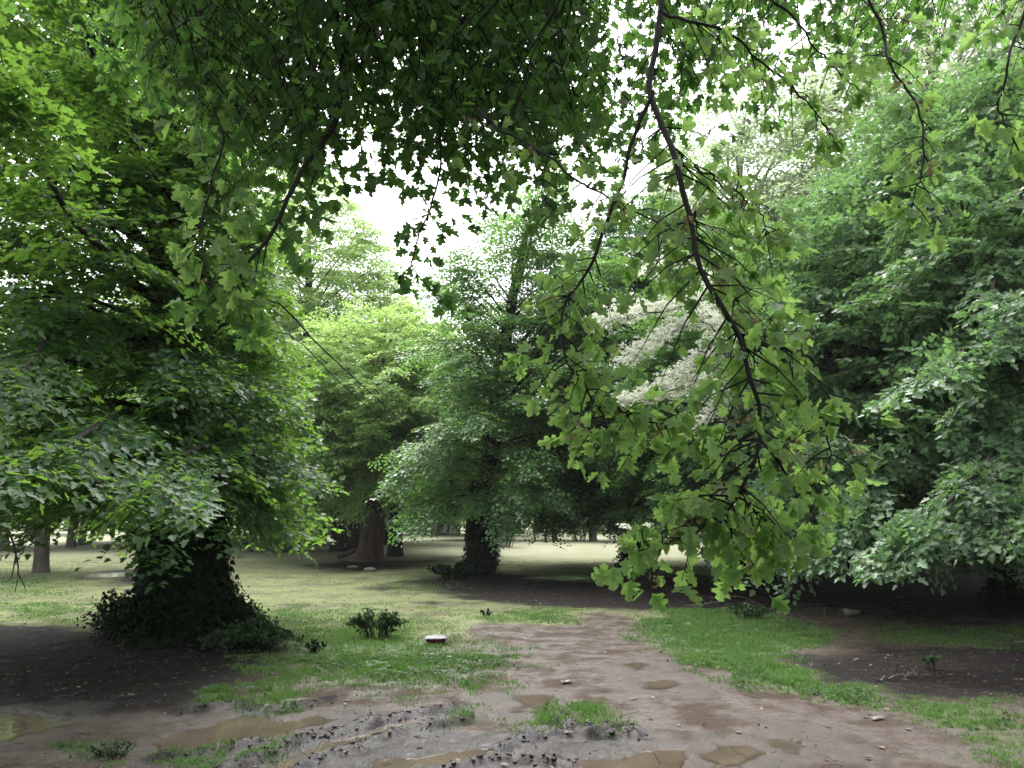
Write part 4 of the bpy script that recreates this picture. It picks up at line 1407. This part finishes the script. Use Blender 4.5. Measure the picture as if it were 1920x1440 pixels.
leafy_plant('weed_plant', gp(1745, 1255), .12, .1, .2, 60, .05, M['leaf_bramble'], 'thin sprout standing in the dark mud at right', 'plant', 14, 'ovate2', 5)

# ------------------------------------------------------------------ grass
def scatter_grass():
    g = np.random.default_rng(77)
    mb = MB()
    parts = []
    for (n, y0, y1, hw) in ((420000, 5.0, 9.5, .75), (420000, 8.5, 15.5, .72), (380000, 15, 30, .7)):
        y = np.sqrt(g.uniform(y0 ** 2, y1 ** 2, n))
        x = g.uniform(-1, 1, n) * y * hw
        mk = masks(x, y)
        clump = fbm(x * 3.3, y * 3.3, 91, 3)
        fine = fbm(x * 11, y * 11, 95, 2)
        dens = np.clip(mk['grass'] * 1.25 - .12 + (clump - .5) * 1.1, 0, 1) * smooth(.3, .55, fine) * (mk['grass'] > .12)
        lawn = np.clip(1 - mk['mud'] - mk['soil'], 0, 1)
        sparse = ((.10 if y0 < 8 else .3) * lawn * smooth(.42, .58, clump) + .045 * mk['mud'] * smooth(.52, .68, clump) * smooth(.5, .65, fine)) * (1 - mk['soil']) + .0015
        keepm = g.random(n) < np.maximum(dens, sparse)
        parts.append((x[keepm], y[keepm], np.maximum(dens, .1)[keepm], mk['grass'][keepm]))
    x = np.concatenate([p[0] for p in parts])
    y = np.concatenate([p[1] for p in parts])
    dn = np.concatenate([p[2] for p in parts])
    gm = np.concatenate([p[3] for p in parts])
    z = ground_h(x, y)
    n = len(x)
    h = g.uniform(.022, .06, n) * (.45 + .75 * gm) * (.7 + .6 * fbm(x * 2, y * 2, 97, 2))
    a = g.uniform(0, 2 * np.pi, n)
    bend = g.uniform(.15, .9, n) * h
    wd = g.uniform(.0022, .0045, n) * (1 + (y - 5) * .05)
    dx, dy = np.cos(a), np.sin(a)
    sx, sy = -dy, dx
    V = np.zeros((n, 5, 3))
    for k, (t, wk) in enumerate(((0, 1), (0, -1), (.55, -.8), (.55, .8), (1, 0))):
        V[:, k, 0] = x + sx * wd * wk + dx * bend * t * t
        V[:, k, 1] = y + sy * wd * wk + dy * bend * t * t
        V[:, k, 2] = z - .004 + h * t
    q = (np.array([0, 1, 2, 3])[None] + np.arange(n)[:, None] * 5)
    tr = (np.array([3, 2, 4])[None] + np.arange(n)[:, None] * 5)
    loops = np.concatenate([q, tr], 1)
    tint = np.clip(.15 + .6 * g.random(n) + .3 * (fbm(x, y, 99, 2) - .5), 0, 1)
    mb.add(V.reshape(-1, 3), loops, np.tile([4, 3], n), 0, np.repeat(tint, 5))
    # broad leaved weeds and clover in the turf
    k = g.permutation(n)[:26000]
    k = k[g.random(len(k)) < smooth(.48, .62, fbm(x[k] * 1.6, y[k] * 1.6, 55, 3))]
    P = np.stack([x[k], y[k], z[k] + g.uniform(.008, .04, len(k))], 1)
    add_leaves(mb, P, g.normal(0, 1, (len(k), 3)) * [1, 1, .25], np.tile([0, 0, 1.0], (len(k), 1)) + g.normal(0, .3, (len(k), 3)), g.uniform(.012, .034, len(k)), 'ovate2', 1, g.random(len(k)), 1.7)
    o = mb.build('grass', [M['grass'], M['leaf_bramble']])
    tag(o, 'short green grass growing in patches on the muddy ground', 'grass', kind='stuff')
    return n


ng = scatter_grass()

# ------------------------------------------------------------------ mud clods, litter
ICO_V = None


def ico():
    t = (1 + 5 ** .5) / 2
    v = unit(np.array([[-1, t, 0], [1, t, 0], [-1, -t, 0], [1, -t, 0], [0, -1, t], [0, 1, t], [0, -1, -t], [0, 1, -t], [t, 0, -1], [t, 0, 1], [-t, 0, -1], [-t, 0, 1]], float))
    f = np.array([[0, 11, 5], [0, 5, 1], [0, 1, 7], [0, 7, 10], [0, 10, 11], [1, 5, 9], [5, 11, 4], [11, 10, 2], [10, 7, 6], [7, 1, 8], [3, 9, 4], [3, 4, 2], [3, 2, 6], [3, 6, 8], [3, 8, 9], [4, 9, 5], [2, 4, 11], [6, 2, 10], [8, 6, 7], [9, 8, 1]])
    return v, f


def scatter_lumps(name, n, dens_fn, s0, s1, mat, label, cat, seed, y0=5.0, y1=12, flat=.6):
    g = np.random.default_rng(seed)
    y = np.sqrt(g.uniform(y0 ** 2, y1 ** 2, n))
    x = g.uniform(-.75, .75, n) * y
    mk = masks(x, y)
    k = g.random(n) < dens_fn(mk, x, y)
    x, y = x[k], y[k]
    z = ground_h(x, y)
    n = len(x)
    v, f = ico()
    s = s0 + (s1 - s0) * g.random(n) ** 3
    V = v[None] * (1 + g.normal(0, .22, (n, 12, 1))) * s[:, None, None] * np.stack([g.uniform(.8, 1.5, n), g.uniform(.7, 1.2, n), np.full(n, flat)], 1)[:, None, :]
    a = g.uniform(0, 6.28, n)
    c, sn = np.cos(a)[:, None], np.sin(a)[:, None]
    V = np.stack([V[..., 0] * c - V[..., 1] * sn, V[..., 0] * sn + V[..., 1] * c, V[..., 2]], -1) + np.stack([x, y, z + s * .15], 1)[:, None, :]
    mb = MB()
    mb.add(V.reshape(-1, 3), (f[None] + np.arange(n)[:, None, None] * 12), np.full(n * 20, 3), 0, np.repeat(g.random(n), 12))
    o = mb.build(name, mat, smooth_shade=True)
    tag(o, label, cat, kind='stuff')


M['clod'] = plain_mat('wet_clod', (.014, .011, .010), .34, .3, .5, 30, .5)
M['gravel'] = plain_mat('gravel_stone', (.15, .132, .122), .6, .4, .4, 9, .2)
scatter_lumps('mud_clods', 60000, lambda m, x, y: smooth(.13, .02, berm_d(x, y)) * .55 + m['churn'] * .08 * smooth(.45, .6, fbm(x * 5, y * 5, 12, 3)), .004, .019, M['clod'], 'dark wet mud clods in the churned tyre ruts', 'mud clods', 3, 5.0, 9)
scatter_lumps('gravel', 30000, lambda m, x, y: (m['mud'] * .20 * smooth(.45, .62, fbm(x * 2, y * 2, 15, 3)) + .01) * (1 - m['grass']), .003, .012, M['gravel'], 'pale gravel strewn on the muddy path', 'gravel', 4, 5.0, 13)

# fallen leaves and petals lying about
g = np.random.default_rng(9)
n = 9000
y = np.sqrt(g.uniform(5 ** 2, 27 ** 2, n))
x = g.uniform(-.75, .75, n) * y
mk = masks(x, y)
kk = g.random(n) < np.clip(.25 + .8 * mk['soil'] + .5 * mk['mud'], 0, 1) * smooth(.35, .6, fbm(x * .8, y * .8, 19, 2))
x, y = x[kk], y[kk]
P = np.stack([x, y, ground_h(x, y) + .010], 1)
mb = MB()
n = len(x)
dr = np.stack([g.normal(0, 1, n), g.normal(0, 1, n), g.normal(0, .12, n)], 1)
add_leaves(mb, P, dr, np.tile([0, 0, 1.0], (n, 1)) + g.normal(0, .2, (n, 3)), g.uniform(.02, .06, n), 'ovate2', 0, g.random(n), 1.2)
M['dead'] = leaf_mat('dead_leaf', (.05, .032, .018), (.17, .14, .095), (.06, .04, .02), .2, .6, .3)
tag(mb.build('fallen_leaves', M['dead']), 'dead leaves and pale petals strewn over the ground', 'fallen leaves', kind='stuff')

# ------------------------------------------------------------------ carton on the grass
def carton():
    x, y = gp(817, 1208)
    z = gz(x, y)
    root = empty('food_carton', (x, y, z), 'crumpled white topped dark red carton lying on the grass', 'carton')
    W, D, H = .135, .10, .062
    mb = MB()

    def ring(w, d, z, c=.03, n=5):
        o = []
        for sx, sy, a0 in ((1, 1, 0), (-1, 1, 90), (-1, -1, 180), (1, -1, 270)):
            for k in range(n):
                a = R(a0 + 90 * k / (n - 1))
                o.append([sx * (w - c) + math.cos(a) * c, sy * (d - c) + math.sin(a) * c, z])
        return np.array(o)

    rings = [ring(W * .82, D * .8, .004), ring(W * .86, D * .85, .02), ring(W, D, H), ring(W * 1.04, D * 1.04, H + .004), ring(W * .97, D * .97, H + .002), ring(W * .82, D * .8, .012)]
    n = len(rings[0])
    V = np.vstack(rings)
    idx = np.arange(len(V)).reshape(len(rings), n)
    q = np.stack([idx[:-1], np.roll(idx, -1, 1)[:-1], np.roll(idx, -1, 1)[1:], idx[1:]], -1).reshape(-1, 4)
    mb.quads(V, q)
    mb.add(rings[0], np.arange(n)[::-1], [n])
    mb.add(rings[-1], np.arange(n), [n])
    mb.build('tray', M['maroon'], root)
    lid = MB()
    g = np.random.default_rng(4)
    m = 15
    u, v = np.meshgrid(np.linspace(-1, 1, m), np.linspace(-1, 1, m))
    zz = H + .012 + .020 * (1 - np.maximum(abs(u), abs(v)) ** 4) + g.normal(0, .0035, u.shape) + .022 * np.exp(-((u + .05) ** 2 + (v - .5) ** 2) / .03) + .026 * np.exp(-((u - .92) ** 2 + (v + .1) ** 2) / .02)
    top = np.stack([u * W * 1.06, v * D * 1.06, zz], -1).reshape(-1, 3)
    bot = top.copy()
    bot[:, 2] -= .006
    I = np.arange(m * m).reshape(m, m)
    q = np.stack([I[:-1, :-1], I[:-1, 1:], I[1:, 1:], I[1:, :-1]], -1).reshape(-1, 4)
    edge = np.concatenate([I[0, :], I[1:, -1], I[-1, -2::-1], I[-2:0:-1, 0]])
    e2 = np.roll(edge, -1)
    allq = np.vstack([q, q[:, ::-1] + m * m, np.stack([edge, edge + m * m, e2 + m * m, e2], -1)])
    lid.quads(np.vstack([top, bot]), allq)
    lid.build('lid', M['white_card'], root)
    root.rotation_euler = (0, 0, .12)


M['maroon'] = plain_mat('maroon_card', (.055, .008, .012), .35, .5, .3, 12)
M['white_card'] = plain_mat('white_card', (.12, .117, .12), .5, .4, .35, 25)
carton()


def scrap(px, py, w, d, col, label, name='paper_scrap', cat='litter', seed=1, group=None, h=.02):
    x, y = gp(px, py)
    g = np.random.default_rng(seed)
    m = 9
    u, v = np.meshgrid(np.linspace(-1, 1, m), np.linspace(-1, 1, m))
    zz = .006 + h * (fbm(u * 1.7 + seed * 3, v * 1.7, seed, 3)) + g.normal(0, h * .08, u.shape)
    sh = 1 + .25 * (fbm(u * 2 + 9, v * 2 + seed, 5, 2) - .5)
    top = np.stack([u * w / 2 * sh, v * d / 2 * sh, zz], -1).reshape(-1, 3)
    bot = top - [0, 0, .003]
    I = np.arange(m * m).reshape(m, m)
    q = np.stack([I[:-1, :-1], I[:-1, 1:], I[1:, 1:], I[1:, :-1]], -1).reshape(-1, 4)
    edge = np.concatenate([I[0, :], I[1:, -1], I[-1, -2::-1], I[-2:0:-1, 0]])
    e2 = np.roll(edge, -1)
    mb = MB()
    mb.quads(np.vstack([top, bot]), np.vstack([q, q[:, ::-1] + m * m, np.stack([edge, edge + m * m, e2 + m * m, e2], -1)]))
    o = mb.build(name, col)
    o.location = (x, y, gz(x, y) + .006)
    o.rotation_euler = (0, 0, g.uniform(-.5, .5))
    tag(o, label, cat, group)


scrap(1062, 1281, .10, .06, M['white_card'], 'crumpled white paper scrap on the muddy path', seed=2)
scrap(842, 1235, .05, .04, M['white_card'], 'small pale paper bit on the grass just below the carton', seed=3)
scrap(728, 1254, .04, .04, M['white_card'], 'tiny white paper bit on the grass left of the carton', seed=4)
scrap(1646, 1352, .12, .05, M['white_card'], 'thin white paper sliver at the grass edge lower right', seed=5)
scrap(1912, 1205, .14, .12, M['white_card'], 'white paper scrap on the mud at the right edge', seed=6)


def twig_litter():
    g = np.random.default_rng(31)
    n = 5200
    y = np.sqrt(g.uniform(5 ** 2, 21 ** 2, n))
    x = g.uniform(-.75, .75, n) * y
    m = masks(x, y)
    k = g.random(n) < .10 + .55 * m['soil'] + .12 * m['mud']
    x, y = x[k], y[k]
    n = len(x)
    a = g.uniform(0, 6.28, n)
    L = g.uniform(.03, .16, n)
    A = np.stack([x, y, ground_h(x, y) + .006], 1)
    x2, y2 = x + np.cos(a) * L, y + np.sin(a) * L
    C = np.stack([x2, y2, ground_h(x2, y2) + .006], 1)
    B = (A + C) / 2 + np.stack([g.normal(0, .01, n), g.normal(0, .01, n), g.uniform(0, .015, n)], 1)
    mb = MB()
    twigs(mb, A, B, C, .0032, .0016, 0)
    tag(mb.build('twig_litter', M['bark_grey']), 'small broken twigs littering the ground', 'twig litter', kind='stuff')


twig_litter()


def stone(px, py, r, label, seed, mat, flat=.6, name='stone', cat='stone'):
    x, y = gp(px, py)
    g = np.random.default_rng(seed)
    nu, nv = 14, 9
    th = np.linspace(0, 2 * np.pi, nu, endpoint=False)
    ph = np.linspace(-1.45, 1.45, nv)
    T, Pp = np.meshgrid(th, ph)
    d = np.stack([np.cos(T) * np.cos(Pp), np.sin(T) * np.cos(Pp), np.sin(Pp)], -1)
    rr = r * (1 + .5 * (fbm(d[..., 0] * 1.6 + seed, d[..., 1] * 1.6 + d[..., 2], seed, 3) - .5))
    V = (d * rr[..., None] * [1.3, 1, flat]).reshape(-1, 3)
    I = np.arange(nu * nv).reshape(nv, nu)
    q = np.stack([I[:-1], np.roll(I, -1, 1)[:-1], np.roll(I, -1, 1)[1:], I[1:]], -1).reshape(-1, 4)
    mb = MB()
    mb.quads(V, q)
    mb.add(V[I[0]], np.arange(nu)[::-1], [nu])
    mb.add(V[I[-1]], np.arange(nu), [nu])
    o = mb.build(name, mat, smooth_shade=True)
    o.location = (x, y, gz(x, y) + r * flat * .4)
    tag(o, label, cat)


M['pale_stone'] = plain_mat('pale_stone', (.12, .115, .105), .7, .3, .3, 8, .3)
stone(694, 1071, .15, 'pale stone on the ground right below the thick brown trunk', 2, M['pale_stone'])
stone(662, 1064, .14, 'pale stone on the ground left below the thick brown trunk', 5, M['pale_stone'], .4)
# short cut log by the brown trunk
x, y = gp(648, 1050)
lg = MB()
tube(lg, catmull([(-.34, 0, 0), (0, .05, .08), (.32, .08, .22)], 10), np.full(10, .10), 14, 0, .06, 3)
o = lg.build('log', M['bark_grey'], smooth_shade=True)
o.location = (x, y, gz(x, y) + .13)
tag(o, 'short pale log leaning at the left foot of the thick brown trunk', 'log')


def fallen_twig(pts, r, label, seed, name='fallen_twig'):
    g = np.random.default_rng(seed)
    P = catmull(np.array(pts, float), 20)
    P += g.normal(0, .012, P.shape)
    mb = MB()
    tube(mb, P, np.linspace(r, r * .35, 20), 6)
    for k in range(7):
        i = g.integers(4, 19)
        e = P[i] + g.normal(0, .14, 3) * [1, 1, .5]
        e[2] = max(e[2], .03)
        tube(mb, np.array([P[i], (P[i] + e) / 2 + [0, 0, .02], e]), [r * .5, r * .35, r * .2], 4)
    o = mb.build(name, M['bark_grey'], smooth_shade=True)
    tag(o, label, 'twig')
    return o


def on_g(px, py, dz):
    p = gp(px, py)
    return [p[0], p[1], gz(p[0], p[1]) + dz]


fallen_twig([on_g(1285, 1138, .02), on_g(1340, 1143, .14), on_g(1385, 1140, .20), on_g(1440, 1142, .03)], .014, 'dead twig lying at the back of the bright grass patch', 3)
fallen_twig([on_g(1640, 1278, .01), on_g(1700, 1272, .04), on_g(1760, 1270, .02)], .012, 'dead twig lying in the dark mud at right', 4)

# ------------------------------------------------------------------ board fence at the far end
def fence():
    xa, ya = gp(590, 1004)
    xb, yb = gp(862, 1004)
    root = empty('board_fence', (xa, ya, gz(xa, ya)), 'long dark blue grey board fence at the far end of the lawn', 'fence')
    n = 7
    dx = (xb - xa) / n
    for k in range(n + 1):
        mb = MB()
        cx_ = k * dx
        v = np.array([[sx * .07 + cx_, sy * .07, z] for z in (-.2, 2.45, 2.55) for sx, sy in ((-1, -1), (1, -1), (1, 1), (-1, 1))], float)
        v[8:, 0] = cx_
        v[8:, 1] = 0
        I = np.arange(12).reshape(3, 4)
        mb.quads(v, np.stack([I[:-1], np.roll(I, -1, 1)[:-1], np.roll(I, -1, 1)[1:], I[1:]], -1).reshape(-1, 4))
        mb.build('post', M['fence'], root)
    for k in range(n):
        mb = MB()
        m = 12
        w0 = (dx - .16) / m
        for b in range(m):
            x0 = k * dx + .08 + b * w0
            y0 = .02 + (b % 2) * .018
            v = np.array([[x0 + sx, y0 + sy, z] for z in (.05, 2.3 + .02 * (b % 3)) for sx, sy in ((0, 0), (w0 - .012, 0), (w0 - .012, .02), (0, .02))])
            I = np.arange(8).reshape(2, 4)
            mb.quads(v, np.vstack([np.stack([I[:-1], np.roll(I, -1, 1)[:-1], np.roll(I, -1, 1)[1:], I[1:]], -1).reshape(-1, 4), [[4, 5, 6, 7]]]))
        mb.build('board_panel', M['fence'], root)


M['fence'] = plain_mat('fence_board', (.020, .024, .034), .7, .3, .3, 3)
fence()

# ------------------------------------------------------------------ damp air
def haze():
    mb = MB()
    v = np.array([[x, y, z] for z in (-1.4, 27) for x, y in ((-1800, -420), (1800, -420), (1800, 1600), (-1800, 1600))], float)
    mb.quads(v, [[3, 2, 1, 0], [4, 5, 6, 7], [0, 1, 5, 4], [1, 2, 6, 5], [2, 3, 7, 6], [3, 0, 4, 7]])
    m = bpy.data.materials.new('damp_air')
    m.use_nodes = True
    t = m.node_tree
    t.nodes.remove(t.nodes['Principled BSDF'])
    pv = t.nodes.new('ShaderNodeVolumePrincipled')
    pv.inputs['Color'].default_value = (.93, .96, .97, 1)
    pv.inputs['Density'].default_value = .0004
    t.links.new(pv.outputs[0], t.nodes['Material Output'].inputs['Volume'])
    o = mb.build('haze', m)
    tag(o, 'thin pale damp air between the trees', 'haze', kind='stuff')


haze()

print('grass blades', ng, 'verts', sum(len(o.data.vertices) for o in bpy.data.objects if o.type == 'MESH'))
